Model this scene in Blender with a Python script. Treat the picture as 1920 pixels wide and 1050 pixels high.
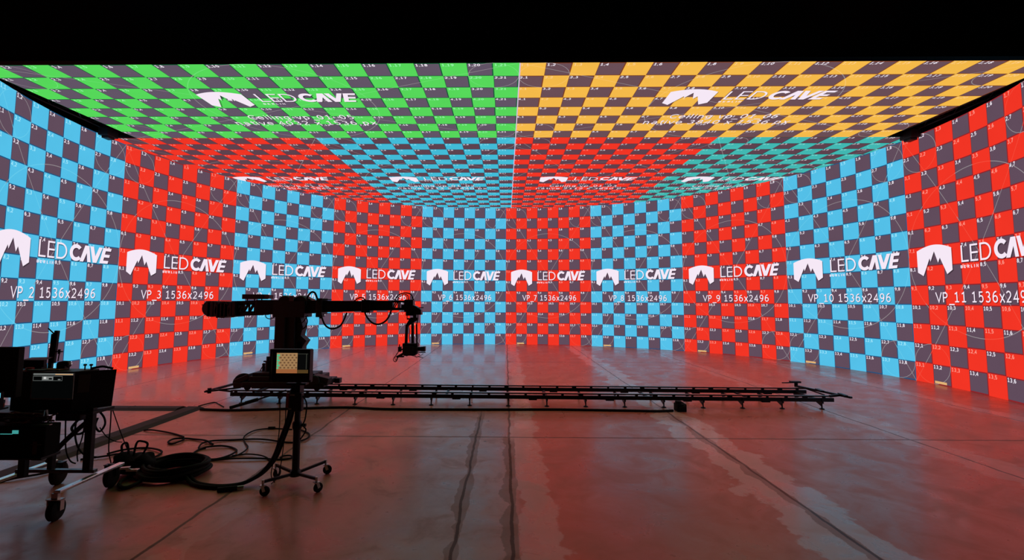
import bpy, bmesh, math, random
from mathutils import Vector, Matrix

random.seed(7)
for o in list(bpy.data.objects):
    bpy.data.objects.remove(o)
scene = bpy.context.scene
COL = scene.collection

# ------------------------------------------------------------------ camera
PITCH, ROLL, CAM_H = 0.07487, -0.00487, 2.062
FPX, PX, PY = 870.74, 931.3, 498.06           # focal length and principal point in a 1920x1050 frame
cam_data = bpy.data.cameras.new('camera')
cam = bpy.data.objects.new('camera', cam_data)
COL.objects.link(cam)
cp, sp, cr, sr = math.cos(PITCH), math.sin(PITCH), math.cos(ROLL), math.sin(ROLL)
fwd = Vector((0, cp, sp)); up0 = Vector((0, -sp, cp)); rt0 = Vector((1, 0, 0))
rt = rt0 * cr - up0 * sr
up = rt0 * sr + up0 * cr
mat = Matrix((rt, up, -fwd)).transposed().to_4x4()
mat.translation = Vector((0, 0, CAM_H))
cam.matrix_world = mat
cam_data.sensor_width = 36.0
cam_data.sensor_fit = 'HORIZONTAL'
cam_data.lens = FPX / 1920 * 36.0
cam_data.shift_x = (960 - PX) / 1920
cam_data.shift_y = -(525 - PY) / 1920
cam_data.clip_start = 0.05
cam_data.clip_end = 200
scene.camera = cam

# ------------------------------------------------------------------ world, exposure
world = bpy.data.worlds.new('dark_hall'); scene.world = world
world.use_nodes = True
world.node_tree.nodes['Background'].inputs[0].default_value = (0.9, 0.95, 1.0, 1)
world.node_tree.nodes['Background'].inputs[1].default_value = 0.0015
vs = scene.view_settings
scene.display_settings.display_device = 'sRGB'
vs.view_transform = 'Standard'; vs.look = 'None'; vs.exposure = 0.0; vs.gamma = 1.0
vs.use_curve_mapping = False
cy = scene.cycles
cy.max_bounces = 8; cy.diffuse_bounces = 4; cy.glossy_bounces = 4
cy.transparent_max_bounces = 12
cy.sample_clamp_indirect = 4.0
try:
    cy.use_denoising = True
    cy.denoiser = 'OPENIMAGEDENOISE'
    cy.caustics_reflective = False
except Exception:
    pass

# ------------------------------------------------------------------ materials
def lin(c):
    return tuple(((v / 255) / 12.92 if v / 255 <= 0.04045 else ((v / 255 + 0.055) / 1.055) ** 2.4) for v in c)

def pbr(name, rgb, rough=0.5, metal=0.0, spec=0.5, noise=0.0, scale=30):
    m = bpy.data.materials.new(name); m.use_nodes = True
    nt = m.node_tree; b = nt.nodes['Principled BSDF']
    c = lin(rgb)
    b.inputs['Base Color'].default_value = (*c, 1)
    b.inputs['Roughness'].default_value = rough
    b.inputs['Metallic'].default_value = metal
    b.inputs['Specular IOR Level'].default_value = spec
    n = nt.nodes.new('ShaderNodeTexNoise'); n.inputs['Scale'].default_value = scale
    tc = nt.nodes.new('ShaderNodeTexCoord'); nt.links.new(tc.outputs['Object'], n.inputs['Vector'])
    mr = nt.nodes.new('ShaderNodeMapRange')
    mr.inputs['To Min'].default_value = max(0.02, rough - 0.08); mr.inputs['To Max'].default_value = min(1, rough + 0.08)
    nt.links.new(n.outputs['Fac'], mr.inputs['Value']); nt.links.new(mr.outputs['Result'], b.inputs['Roughness'])
    if noise:
        mx = nt.nodes.new('ShaderNodeMix'); mx.data_type = 'RGBA'
        mx.inputs['A'].default_value = (*[v * (1 - noise) for v in c], 1)
        mx.inputs['B'].default_value = (*[min(1, v * (1 + noise)) for v in c], 1)
        nt.links.new(n.outputs['Fac'], mx.inputs['Factor']); nt.links.new(mx.outputs['Result'], b.inputs['Base Color'])
    return m

_em = {}
def led(name, rgb, strength=1.0, sample=True):
    """A lit LED colour, with the fine brightness grain of the diode modules."""
    if name in _em: return _em[name]
    m = bpy.data.materials.new(name); m.use_nodes = True
    nt = m.node_tree; nt.nodes.clear()
    out = nt.nodes.new('ShaderNodeOutputMaterial'); e = nt.nodes.new('ShaderNodeEmission')
    e.inputs['Strength'].default_value = strength
    if sample:
        tc = nt.nodes.new('ShaderNodeTexCoord'); n = nt.nodes.new('ShaderNodeTexNoise')
        n.inputs['Scale'].default_value = 1.3; n.inputs['Detail'].default_value = 5
        nt.links.new(tc.outputs['Object'], n.inputs['Vector'])
        mr = nt.nodes.new('ShaderNodeMapRange'); mr.inputs['To Min'].default_value = 0.94; mr.inputs['To Max'].default_value = 1.06
        nt.links.new(n.outputs['Fac'], mr.inputs['Value'])
        mx = nt.nodes.new('ShaderNodeMix'); mx.data_type = 'RGBA'; mx.blend_type = 'MULTIPLY'
        mx.inputs['Factor'].default_value = 1.0
        mx.inputs['A'].default_value = (*lin(rgb), 1)
        nt.links.new(mr.outputs['Result'], mx.inputs['B'])
        nt.links.new(mx.outputs['Result'], e.inputs['Color'])
    else:
        e.inputs['Color'].default_value = (*lin(rgb), 1)
        m.cycles.emission_sampling = 'NONE'
    nt.links.new(e.outputs[0], out.inputs[0])
    _em[name] = m
    return m

def shadow_graphic():
    m = bpy.data.materials.new('screen_drop_shadow'); m.use_nodes = True
    nt = m.node_tree; nt.nodes.clear()
    out = nt.nodes.new('ShaderNodeOutputMaterial'); t = nt.nodes.new('ShaderNodeBsdfTransparent')
    t.inputs[0].default_value = (0.42, 0.42, 0.42, 1)
    nt.links.new(t.outputs[0], out.inputs[0])
    return m

SHADE = shadow_graphic()
PAL = {   # tile, tile edge on dark squares, tint of the numbers on coloured tiles, faint line
    'cyan': ((84, 192, 232), (28, 84, 128), (160, 230, 250), (104, 204, 236)),
    'red': ((242, 53, 37), (140, 36, 44), (255, 150, 135), (244, 78, 60)),
    'green': ((86, 216, 90), (24, 92, 58), (150, 245, 170), (112, 226, 120)),
    'orange': ((245, 186, 74), (126, 62, 34), (252, 206, 140), (250, 198, 110)),
    'bright_cyan': ((66, 188, 216), (26, 86, 110), (160, 230, 240), (100, 204, 226)),
    'teal': ((66, 184, 178), (20, 78, 78), (160, 225, 220), (104, 206, 200)),
}
DARK = led('led_dark_mauve', (97, 76, 92))
DARKC = led('led_dark_plum', (94, 66, 78))
DARKG = led('led_dark_slate_mauve', (98, 84, 102))
DARKO = led('led_dark_umber_mauve', (106, 78, 86))
WHITE = led('led_white', (246, 232, 246), sample=False)
NUM = led('led_number_white', (238, 230, 240), sample=False)
LINE = led('led_line_grey', (150, 142, 146), sample=False)
STRIP = led('led_tan_strip', (226, 178, 118), sample=False)

BLACK = pbr('black_powder_coat', (24, 23, 24), 0.5, 0.0, 0.4)
BLACKM = pbr('black_anodised_metal', (26, 24, 25), 0.4, 0.4, 0.4)
RUBBER = pbr('black_rubber', (20, 19, 19), 0.75, 0, 0.3)
FABRIC = pbr('black_cloth', (18, 15, 16), 0.9, 0, 0.2)
CHROME = pbr('chrome_tube', (245, 243, 242), 0.3, 1.0, 0.5)
STEEL = pbr('brushed_steel', (205, 203, 200), 0.35, 1.0)
GREYP = pbr('grey_plastic', (110, 110, 108), 0.5)
RAMP = pbr('dusty_rubber_ramp', (66, 52, 48), 0.7, 0, 0.3, 0.25, 12)
PAPER = pbr('white_paper', (205, 200, 205), 0.8)
BLUEP = pbr('pale_blue_paper', (120, 160, 175), 0.8)
REDM = pbr('red_plastic', (170, 40, 40), 0.5)
TANM = pbr('tan_card', (160, 120, 90), 0.8)
LENS = pbr('lens_glass', (10, 10, 14), 0.08, 0, 0.8)

# ------------------------------------------------------------------ mesh helpers
class MB:
    def __init__(s): s.v = []; s.f = []; s.m = []
    def add(s, vs_, fs, mi=0):
        b = len(s.v); s.v += [tuple(p) for p in vs_]
        for f in fs: s.f.append(tuple(i + b for i in f)); s.m.append(mi)
        return s
    def box(s, c, d, rz=0, ry=0, rx=0, mi=0):
        R = Matrix.Rotation(rz, 3, 'Z') @ Matrix.Rotation(ry, 3, 'Y') @ Matrix.Rotation(rx, 3, 'X')
        h = [x / 2 for x in d]; c = Vector(c)
        vs_ = [c + R @ Vector((x * h[0], y * h[1], z * h[2])) for z in (-1, 1) for x, y in ((-1, -1), (1, -1), (1, 1), (-1, 1))]
        return s.add(vs_, [(3, 2, 1, 0), (4, 5, 6, 7), (0, 1, 5, 4), (1, 2, 6, 5), (2, 3, 7, 6), (3, 0, 4, 7)], mi)
    def b2(s, x0, x1, y0, y1, z0, z1, mi=0):
        return s.box(((x0 + x1) / 2, (y0 + y1) / 2, (z0 + z1) / 2), (abs(x1 - x0), abs(y1 - y0), abs(z1 - z0)), mi=mi)
    def cyl(s, a, b, r, n=12, r2=None, mi=0):
        a = Vector(a); b = Vector(b); r2 = r if r2 is None else r2
        d = (b - a).normalized(); t = Vector((0, 0, 1)) if abs(d.z) < 0.9 else Vector((1, 0, 0))
        u = d.cross(t).normalized(); w = d.cross(u)
        vs_ = []
        for p, rr in ((a, r), (b, r2)):
            vs_ += [p + (u * math.cos(2 * math.pi * i / n) + w * math.sin(2 * math.pi * i / n)) * rr for i in range(n)]
        fs = [(i, i + n, (i + 1) % n + n, (i + 1) % n) for i in range(n)] + [tuple(range(n)), tuple(range(2 * n - 1, n - 1, -1))]
        return s.add(vs_, fs, mi)
    def bar(s, a, b, w, h=None, mi=0):
        a = Vector(a); b = Vector(b); h = h or w; d = b - a; L = d.length; d.normalize()
        t = Vector((0, 0, 1)) if abs(d.z) < 0.95 else Vector((0, 1, 0))
        u = d.cross(t).normalized(); q = u.cross(d)
        vs_ = [p + u * x * w / 2 + q * y * h / 2 for p in (a, b) for x, y in ((-1, -1), (1, -1), (1, 1), (-1, 1))]
        return s.add(vs_, [(0, 1, 2, 3), (7, 6, 5, 4), (4, 5, 1, 0), (5, 6, 2, 1), (6, 7, 3, 2), (7, 4, 0, 3)], mi)
    def tube(s, pts, r, n=8, sub=6, closed=False, mi=0):
        P = [Vector(p) for p in pts]
        if sub > 1 and len(P) > 2:
            Q = []; m = len(P); rng = range(m if closed else m - 1)
            for i in rng:
                p0 = P[(i - 1) % m] if closed or i > 0 else P[0]; p1 = P[i]; p2 = P[(i + 1) % m]
                p3 = P[(i + 2) % m] if closed or i + 2 < m else P[-1]
                for k in range(sub):
                    t = k / sub
                    Q.append(0.5 * ((2 * p1) + (-p0 + p2) * t + (2 * p0 - 5 * p1 + 4 * p2 - p3) * t * t + (-p0 + 3 * p1 - 3 * p2 + p3) * t ** 3))
            if not closed: Q.append(P[-1])
            P = Q
        m = len(P); vs_ = []; prev = None
        for i, p in enumerate(P):
            d = (P[(i + 1) % m] - P[i - 1]) if closed else (P[min(i + 1, m - 1)] - P[max(i - 1, 0)])
            if d.length < 1e-7: d = Vector((1, 0, 0))
            d.normalize()
            if prev is None:
                t = Vector((0, 0, 1)) if abs(d.z) < 0.9 else Vector((1, 0, 0)); u = d.cross(t).normalized()
            else:
                u = prev - d * prev.dot(d)
                u = u.normalized() if u.length > 1e-6 else d.orthogonal().normalized()
            prev = u; w = d.cross(u)
            vs_ += [p + (u * math.cos(2 * math.pi * k / n) + w * math.sin(2 * math.pi * k / n)) * r for k in range(n)]
        fs = []
        for i in range(m if closed else m - 1):
            j = (i + 1) % m
            fs += [(i * n + k, i * n + (k + 1) % n, j * n + (k + 1) % n, j * n + k) for k in range(n)]
        if not closed: fs += [tuple(range(n - 1, -1, -1)), tuple((m - 1) * n + k for k in range(n))]
        return s.add(vs_, fs, mi)
    def lathe(s, c, axis, prof, n=24, mi=0):
        """prof: list of (distance along axis, radius)"""
        c = Vector(c); d = Vector(axis).normalized(); t = Vector((0, 0, 1)) if abs(d.z) < 0.9 else Vector((1, 0, 0))
        u = d.cross(t).normalized(); w = d.cross(u); vs_ = []
        for (h, r) in prof:
            vs_ += [c + d * h + (u * math.cos(2 * math.pi * k / n) + w * math.sin(2 * math.pi * k / n)) * max(r, 1e-4) for k in range(n)]
        fs = [(i * n + k, i * n + (k + 1) % n, (i + 1) * n + (k + 1) % n, (i + 1) * n + k) for i in range(len(prof) - 1) for k in range(n)]
        fs += [tuple(range(n - 1, -1, -1)), tuple((len(prof) - 1) * n + k for k in range(n))]
        return s.add(vs_, fs, mi)
    def prism(s, poly, y0, y1, mi=0):
        """polygon in x,z extruded along y"""
        n = len(poly)
        vs_ = [(x, y0, z) for x, z in poly] + [(x, y1, z) for x, z in poly]
        return s.add(vs_, [tuple(range(n)), tuple(range(2 * n - 1, n - 1, -1))] + [(i, i + n, (i + 1) % n + n, (i + 1) % n) for i in range(n)], mi)

def build(name, mb, mats, parent=None, smooth=False, bevel=0.0):
    me = bpy.data.meshes.new(name)
    off = Vector((0, 0, 0))
    p = parent
    while p is not None: off += p.location; p = p.parent
    me.from_pydata([tuple(Vector(v) - off) for v in mb.v], [], mb.f)
    if not isinstance(mats, (list, tuple)): mats = [mats]
    for m in mats: me.materials.append(m)
    me.polygons.foreach_set('material_index', mb.m)
    me.update()
    bm = bmesh.new(); bm.from_mesh(me)
    if name not in ('display',): bmesh.ops.recalc_face_normals(bm, faces=bm.faces)
    bm.to_mesh(me); bm.free()
    o = bpy.data.objects.new(name, me); COL.objects.link(o)
    if parent is not None: o.parent = parent
    if smooth:
        me.polygons.foreach_set('use_smooth', [True] * len(me.polygons))
        try: me.set_sharp_from_angle(angle=math.radians(40))
        except Exception: pass
    if bevel:
        b = o.modifiers.new('bevel', 'BEVEL'); b.width = bevel; b.segments = 2; b.limit_method = 'ANGLE'
    return o

def thing(name, label, cat, loc, group=None):
    o = bpy.data.objects.new(name, None); COL.objects.link(o)
    o.location = loc; o.empty_display_size = 0.2
    o['label'] = label; o['category'] = cat
    if group: o['group'] = group
    return o

def tag(o, label, cat, group=None, kind=None):
    if label: o['label'] = label
    if cat: o['category'] = cat
    if group: o['group'] = group
    if kind: o['kind'] = kind
    return o

def recenter(o, loc):
    loc = Vector(loc); o.data.transform(Matrix.Translation(-loc)); o.location = loc; return o

# ------------------------------------------------------------------ floor material helpers
class NT:
    def __init__(s, nt): s.nt = nt
    def _in(s, sock, v):
        if isinstance(v, (int, float)): sock.default_value = v
        else: s.nt.links.new(v, sock)
    def math(s, op, a, b=0.0, c=0.0, clamp=False):
        n = s.nt.nodes.new('ShaderNodeMath'); n.operation = op; n.use_clamp = clamp
        s._in(n.inputs[0], a); s._in(n.inputs[1], b); s._in(n.inputs[2], c)
        return n.outputs[0]
    def noise(s, vec, scale, detail=6, rough=0.55, dist=0.0):
        n = s.nt.nodes.new('ShaderNodeTexNoise')
        n.inputs['Scale'].default_value = scale; n.inputs['Detail'].default_value = detail
        n.inputs['Roughness'].default_value = rough; n.inputs['Distortion'].default_value = dist
        s.nt.links.new(vec, n.inputs['Vector']); return n.outputs['Fac']
    def ramp(s, v, a, b, lo=0.0, hi=1.0):
        n = s.nt.nodes.new('ShaderNodeMapRange'); n.interpolation_type = 'SMOOTHSTEP'
        s._in(n.inputs['Value'], v); s._in(n.inputs['From Min'], a); s._in(n.inputs['From Max'], b)
        n.inputs['To Min'].default_value = lo; n.inputs['To Max'].default_value = hi
        return n.outputs['Result']
    def mix(s, f, a, b):
        n = s.nt.nodes.new('ShaderNodeMix'); n.data_type = 'RGBA'
        s._in(n.inputs['Factor'], f)
        for sock, v in ((n.inputs['A'], a), (n.inputs['B'], b)):
            if isinstance(v, tuple): sock.default_value = (*v, 1)
            else: s.nt.links.new(v, sock)
        return n.outputs['Result']

def floor_material():
    m = bpy.data.materials.new('worn_concrete'); m.use_nodes = True
    nt = m.node_tree; N = NT(nt); b = nt.nodes['Principled BSDF']
    tc = nt.nodes.new('ShaderNodeTexCoord'); obj = tc.outputs['Object']
    sx = nt.nodes.new('ShaderNodeSeparateXYZ'); nt.links.new(obj, sx.inputs[0])
    X, Y = sx.outputs[0], sx.outputs[1]
    big = N.noise(obj, 0.55, 5, 0.55, 0.6)
    med = N.noise(obj, 2.2, 8, 0.62, 0.8)
    fine = N.noise(obj, 14, 8, 0.65)
    edge = N.noise(obj, 1.6, 6, 0.6)          # ragged edges
    wob = N.math('MULTIPLY', N.math('SUBTRACT', N.noise(obj, 1.6, 5, 0.55), 0.5), 0.09)
    Xs = N.math('SUBTRACT', N.math('SUBTRACT', X, N.math('MULTIPLY', Y, 0.02)), wob)
    # base
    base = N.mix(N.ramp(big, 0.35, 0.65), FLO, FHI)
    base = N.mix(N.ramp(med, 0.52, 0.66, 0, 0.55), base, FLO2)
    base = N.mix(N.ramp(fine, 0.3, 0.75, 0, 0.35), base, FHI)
    def band(x0, w, rag=0.35):
        """1 inside a ragged strip centred on x0"""
        d = N.math('ABSOLUTE', N.math('SUBTRACT', Xs, x0))
        d = N.math('ADD', d, N.math('MULTIPLY', N.math('SUBTRACT', edge, 0.5), rag * 2))
        return N.ramp(d, w * 0.9, w * 1.08, 1.0, 0.0)
    def crack(x0, w):
        d = N.math('ABSOLUTE', N.math('SUBTRACT', Xs, x0))
        return N.ramp(d, w * 0.5, w, 1.0, 0.0)
    light = N.math('MAXIMUM', band(3.02, 0.34, 0.6), N.math('MULTIPLY', band(6.12, 0.30, 0.6), 0.6))
    light = N.math('MAXIMUM', light, N.math('MULTIPLY', band(9.12, 0.22, 0.4), 0.6))
    light = N.math('MAXIMUM', light, N.math('MULTIPLY', band(0.29, 0.20, 0.35), 0.85))
    light = N.math('MAXIMUM', light, N.math('MULTIPLY', band(-2.7, 0.14), 0.35))
    base = N.mix(N.math('MULTIPLY', light, 0.75), base, FPATCH)
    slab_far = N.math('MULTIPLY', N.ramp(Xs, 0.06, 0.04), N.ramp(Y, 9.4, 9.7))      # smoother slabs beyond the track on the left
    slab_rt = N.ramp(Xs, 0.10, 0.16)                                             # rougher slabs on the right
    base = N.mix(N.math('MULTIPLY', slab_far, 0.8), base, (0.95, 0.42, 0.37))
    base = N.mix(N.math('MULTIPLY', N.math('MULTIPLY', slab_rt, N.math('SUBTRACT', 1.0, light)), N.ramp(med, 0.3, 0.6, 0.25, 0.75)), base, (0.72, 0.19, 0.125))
    near = N.ramp(Y, 7.3, 6.9)                # ragged dark repair strips only on the near slab
    near2 = N.ramp(Y, 9.2, 8.2)
    dk = N.math('MULTIPLY', band(-0.44, 0.06, 0.12), near2)
    dk = N.math('MAXIMUM', dk, N.math('MULTIPLY', band(0.05, 0.08, 0.14), near))
    dk = N.math('MAXIMUM', dk, N.math('MULTIPLY', band(2.99, 0.06, 0.16), near2))
    dk = N.math('MAXIMUM', dk, N.math('MULTIPLY', N.ramp(N.math('ABSOLUTE', N.math('SUBTRACT', X, 0.0)), 0.5, 0.3, 0, 0.35), N.ramp(Y, 9.0, 12.0)))
    base = N.mix(N.math('MULTIPLY', dk, 0.7), base, FDARK)
    lines = None
    for x0 in (-8.9, -5.8, -2.95, 0.06, 3.02, 6.10, 9.02):
        c = crack(x0, 0.022); lines = c if lines is None else N.math('MAXIMUM', lines, c)
    lines = N.math('MAXIMUM', lines, N.math('MULTIPLY', crack(-0.44, 0.02), near2))
    Ys = N.math('ADD', N.math('ADD', Y, N.math('MULTIPLY', X, 0.006)), N.math('MULTIPLY', wob, 0.4))
    for y0 in (7.2, 15.85):
        lines = N.math('MAXIMUM', lines, N.ramp(N.math('ABSOLUTE', N.math('SUBTRACT', Ys, y0)), 0.012, 0.03, 0.9, 0.0))
    pits = N.math('MULTIPLY', N.ramp(N.noise(obj, 4.5, 3, 0.5), 0.735, 0.76), 0.8)
    base = N.mix(N.math('MULTIPLY', N.math('MAXIMUM', lines, pits), 0.85), base, FCRACK)
    nt.links.new(base, b.inputs['Base Color'])
    # gloss: sealed concrete, duller on the rough patches
    r = N.ramp(med, 0.35, 0.7, ROUGH[0], ROUGH[1])
    r = N.math('ADD', r, N.math('MULTIPLY', dk, 0.15))
    r = N.math('ADD', r, N.math('MULTIPLY', lines, 0.3))
    r = N.math('SUBTRACT', r, N.math('MULTIPLY', light, 0.04), clamp=True)
    nt.links.new(r, b.inputs['Roughness'])
    b.inputs['Specular IOR Level'].default_value = FSPEC
    b.inputs['IOR'].default_value = 1.68
    nt.links.new(N.math('ADD', 0.12, N.math('ADD', N.math('MULTIPLY', slab_far, 0.35), N.math('MULTIPLY', light, 0.15))), b.inputs['Coat Weight'])
    b.inputs['Coat Roughness'].default_value = 0.13
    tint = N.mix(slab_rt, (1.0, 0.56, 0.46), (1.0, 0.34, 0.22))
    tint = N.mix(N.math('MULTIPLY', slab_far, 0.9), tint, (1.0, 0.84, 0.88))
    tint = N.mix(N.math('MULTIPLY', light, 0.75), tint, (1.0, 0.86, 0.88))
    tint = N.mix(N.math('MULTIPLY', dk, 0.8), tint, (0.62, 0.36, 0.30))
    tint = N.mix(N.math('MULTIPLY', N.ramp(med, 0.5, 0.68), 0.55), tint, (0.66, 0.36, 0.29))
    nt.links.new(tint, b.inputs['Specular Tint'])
    bp = nt.nodes.new('ShaderNodeBump'); bp.inputs['Strength'].default_value = 0.25; bp.inputs['Distance'].default_value = 0.01
    h = N.math('ADD', N.math('MULTIPLY', N.noise(obj, 3.5, 6, 0.55, 1.0), 1.0), N.math('MULTIPLY', fine, 0.12))
    h = N.math('SUBTRACT', h, N.math('MULTIPLY', N.math('MAXIMUM', lines, pits), 0.5))
    nt.links.new(h, bp.inputs['Height']); nt.links.new(bp.outputs[0], b.inputs['Normal'])
    return m

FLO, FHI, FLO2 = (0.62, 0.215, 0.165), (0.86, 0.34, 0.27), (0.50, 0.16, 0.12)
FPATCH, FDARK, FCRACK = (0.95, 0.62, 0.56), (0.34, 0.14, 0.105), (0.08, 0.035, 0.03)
ROUGH = (0.27, 0.46); FSPEC = 1.0

# ------------------------------------------------------------------ the room: floor and dark roof
fb = MB(); fb.add([(-26, -12, 0), (26, -12, 0), (26, 32, 0), (-26, 32, 0)], [(0, 1, 2, 3)])
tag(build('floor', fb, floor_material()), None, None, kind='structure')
rb = MB(); rb.b2(-26, 26, -12, 32, 10.0, 10.2)
tag(build('ceiling', rb, pbr('black_hall_roof', (16, 16, 17), 0.9)), None, None, kind='structure')

# ------------------------------------------------------------------ the curved LED wall: plan measured off the tile grid, unseen end sections added
HEAD = [122.0, 108.93, 86.67, 61.45, 38.93, 13.14, -1.7, -18.04, -39.92, -64.99, -88.78, -113.66, -124.0]   # heading at the section joints 1..13
def heading(t):
    i = min(int(t), len(HEAD) - 2); k = t - i
    return math.radians(HEAD[i] * (1 - k) + HEAD[i + 1] * k)
NF = 96
hs = [heading((i + 0.5) / 8) for i in range(NF)]
wx, wy = [0.0], [0.0]
for a in hs:
    wx.append(wx[-1] + 0.5 * math.cos(a)); wy.append(wy[-1] + 0.5 * math.sin(a))
dx0, dy0 = 0.4385 - wx[48], 22.146 - wy[48]
WP = [Vector((x + dx0, y + dy0)) for x, y in zip(wx, wy)]          # plan vertices, one per tile edge
def facet_n(i):
    d = (WP[i + 1] - WP[i]).normalized(); return Vector((d.y, -d.x))   # towards the stage
WN = []
for i in range(NF + 1):
    n = facet_n(min(i, NF - 1)) + facet_n(max(i - 1, 0)); WN.append(n.normalized())
WALL_H = 6.5
def wall_map(first):
    def f(u, v, off):
        t = first + u; i = max(0, min(NF - 1, int(math.floor(t)))); k = t - i
        p = WP[i].lerp(WP[i + 1], k); n = WN[i].lerp(WN[i + 1], k)
        q = p + n * off
        return (q.x, q.y, WALL_H - v * 0.5)
    return f
CX, CY, CANG = 0.40988, 8.39279, -0.01898
cca, csa = math.cos(CANG), math.sin(CANG)
CEIL_Z = 6.504
def ceil_map(c0, r0):
    def f(u, v, off):
        c = c0 + u; r = r0 + v
        return (CX + 0.5 * (c * cca - r * csa), CY + 0.5 * (c * csa + r * cca), CEIL_Z - off)
    return f

# ---- lettering shown on the screens
def arc(cx_, cy_, rx, ry, a0, a1, n):
    return [(cx_ + rx * math.cos(math.radians(a0 + (a1 - a0) * i / n)), cy_ + ry * math.sin(math.radians(a0 + (a1 - a0) * i / n))) for i in range(n + 1)]

def glyph_strokes(ch, k=8):
    """centre lines of each character; cap height 1, x-height 0.75; returns (strokes, advance)"""
    A = arc
    if ch == '0': return [A(.32, .5, .26, .44, 0, 360, 3 * k)], .86
    if ch == '1': return [[(.12, .80), (.36, .93), (.36, .06)], [(.10, .06), (.60, .06)]], .86
    if ch == '2': return [A(.30, .68, .25, .26, 155, 0, 2 * k)[:-1] + A(.30, .68, .25, .26, 0, -35, 3) + [(.08, .06), (.58, .06)]], .86
    if ch == '3': return [A(.29, .72, .23, .22, 140, -90, 2 * k), A(.28, .28, .27, .23, 90, -145, 2 * k)], .86
    if ch == '4': return [[(.46, .0), (.46, .93), (.05, .30), (.62, .30)]], .86
    if ch == '5': return [[(.52, .94), (.14, .94), (.13, .54)] + A(.29, .33, .25, .28, 112, -140, 2 * k)], .86
    if ch == '6': return [A(.32, .32, .25, .27, 0, 360, 2 * k), A(.42, .42, .35, .53, 78, 180, k) + [(.07, .32)]], .86
    if ch == '7': return [[(.06, .94), (.56, .94), (.24, 0.0)]], .86
    if ch == '8': return [A(.32, .73, .21, .21, 0, 360, 2 * k), A(.32, .29, .26, .23, 0, 360, 2 * k)], .86
    if ch == '9': return [A(.32, .68, .25, .27, 0, 360, 2 * k), A(.22, .58, .35, .53, -102, 0, k) + [(.57, .68)]], .86
    if ch == ',': return [[(.14, .10), (.06, -.14)]], .36
    if ch == 'V': return [[(.02, 1.0), (.38, .04), (.74, 1.0)]], .86
    if ch == 'P': return [[(.10, 0), (.10, .94), (.34, .94)] + A(.34, .70, .24, .24, 90, -90, k) + [(.10, .46)]], .78
    if ch == '_': return [[(0, -.22), (.68, -.22)]], .68
    if ch == 'x': return [[(.04, .0), (.58, .74)], [(.58, .0), (.04, .74)]], .80
    if ch == 'v': return [[(.03, .74), (.31, .04), (.59, .74)]], .78
    if ch == 'n': return [[(.10, 0), (.10, .74)], A(.32, .46, .22, .23, 180, 0, k) + [(.54, 0)]], .86
    if ch == 'i': return [[(.10, 0), (.10, .74)], [(.10, .90), (.10, 1.02)]], .38
    if ch == 'l': return [[(.10, 0), (.10, 1.04)]], .38
    if ch == 'e': return [[(.08, .38), (.60, .38)] + A(.34, .37, .26, .32, 0, 320, 2 * k)], .84
    if ch == 'g': return [A(.31, .38, .24, .31, 0, 360, 2 * k), [(.55, .74), (.55, .02)] + A(.31, -.02, .24, .22, 0, -140, k)], .86
    if ch == 'a': return [A(.30, .22, .22, .17, 0, 360, 2 * k), A(.30, .48, .22, .21, 140, 0, k) + [(.52, 0)]], .84
    if ch == 'p': return [[(.10, -.28), (.10, .74)], A(.34, .37, .24, .31, 0, 360, 2 * k)], .87
    if ch == 't': return [[(.20, .96), (.20, .22)] + A(.34, .20, .14, .15, 180, 270, k) + [(.44, .05)], [(.04, .70), (.44, .70)]], .53
    if ch == 'C': return [A(.48, .5, .40, .45, 42, 318, 3 * k)], .96
    if ch == ':': return [[(.12, .1), (.12, .2)]], .36
    return [], .44

def thick(pts, w):
    """mitred ribbon along a centre line"""
    n = len(pts); L, R = [], []
    closed = n > 3 and math.hypot(pts[0][0] - pts[-1][0], pts[0][1] - pts[-1][1]) < 1e-6
    for i in range(n):
        a = pts[i - 1] if i > 0 else (pts[-2] if closed else None); b = pts[i]; c = pts[i + 1] if i < n - 1 else (pts[1] if closed else None)
        def nrm(p, q):
            d = math.hypot(q[0] - p[0], q[1] - p[1]) or 1e-9; return (-(q[1] - p[1]) / d, (q[0] - p[0]) / d)
        if a is None: m = nrm(b, c); s_ = 1
        elif c is None: m = nrm(a, b); s_ = 1
        else:
            n1, n2 = nrm(a, b), nrm(b, c); m = (n1[0] + n2[0], n1[1] + n2[1]); d = math.hypot(*m) or 1e-9; m = (m[0] / d, m[1] / d)
            s_ = min(2.2, 1 / max(0.3, m[0] * n1[0] + m[1] * n1[1]))
        L.append((b[0] + m[0] * w / 2 * s_, b[1] + m[1] * w / 2 * s_)); R.append((b[0] - m[0] * w / 2 * s_, b[1] - m[1] * w / 2 * s_))
    return L + R, [(i, i + 1, i + 1 + n, i + n) for i in range(n - 1)]

def string_mesh(body, w=0.125, k=8, gap=0.0):
    V, F, x = [], [], 0.0
    for ch in body:
        st_, adv = glyph_strokes(ch, k)
        for p in st_:
            v, f = thick(p, w); b = len(V)
            V += [(a + x, c) for a, c in v]; F += [tuple(i + b for i in q) for q in f]
        x += adv + gap
    return V, F, x
def label_num(body): return string_mesh(body, 0.20, 3)
CAPH = 1.0

def stroke_ring(outer, inner):
    """strip between two equal-length polylines -> quads"""
    n = len(outer); vs_ = outer + inner
    return vs_, [(i, i + 1, i + 1 + n, i + n) for i in range(n - 1)]

def rect(u0, u1, v0, v1): return [(u0, v0), (u1, v0), (u1, v1), (u0, v1)], [(0, 1, 2, 3)]

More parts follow.
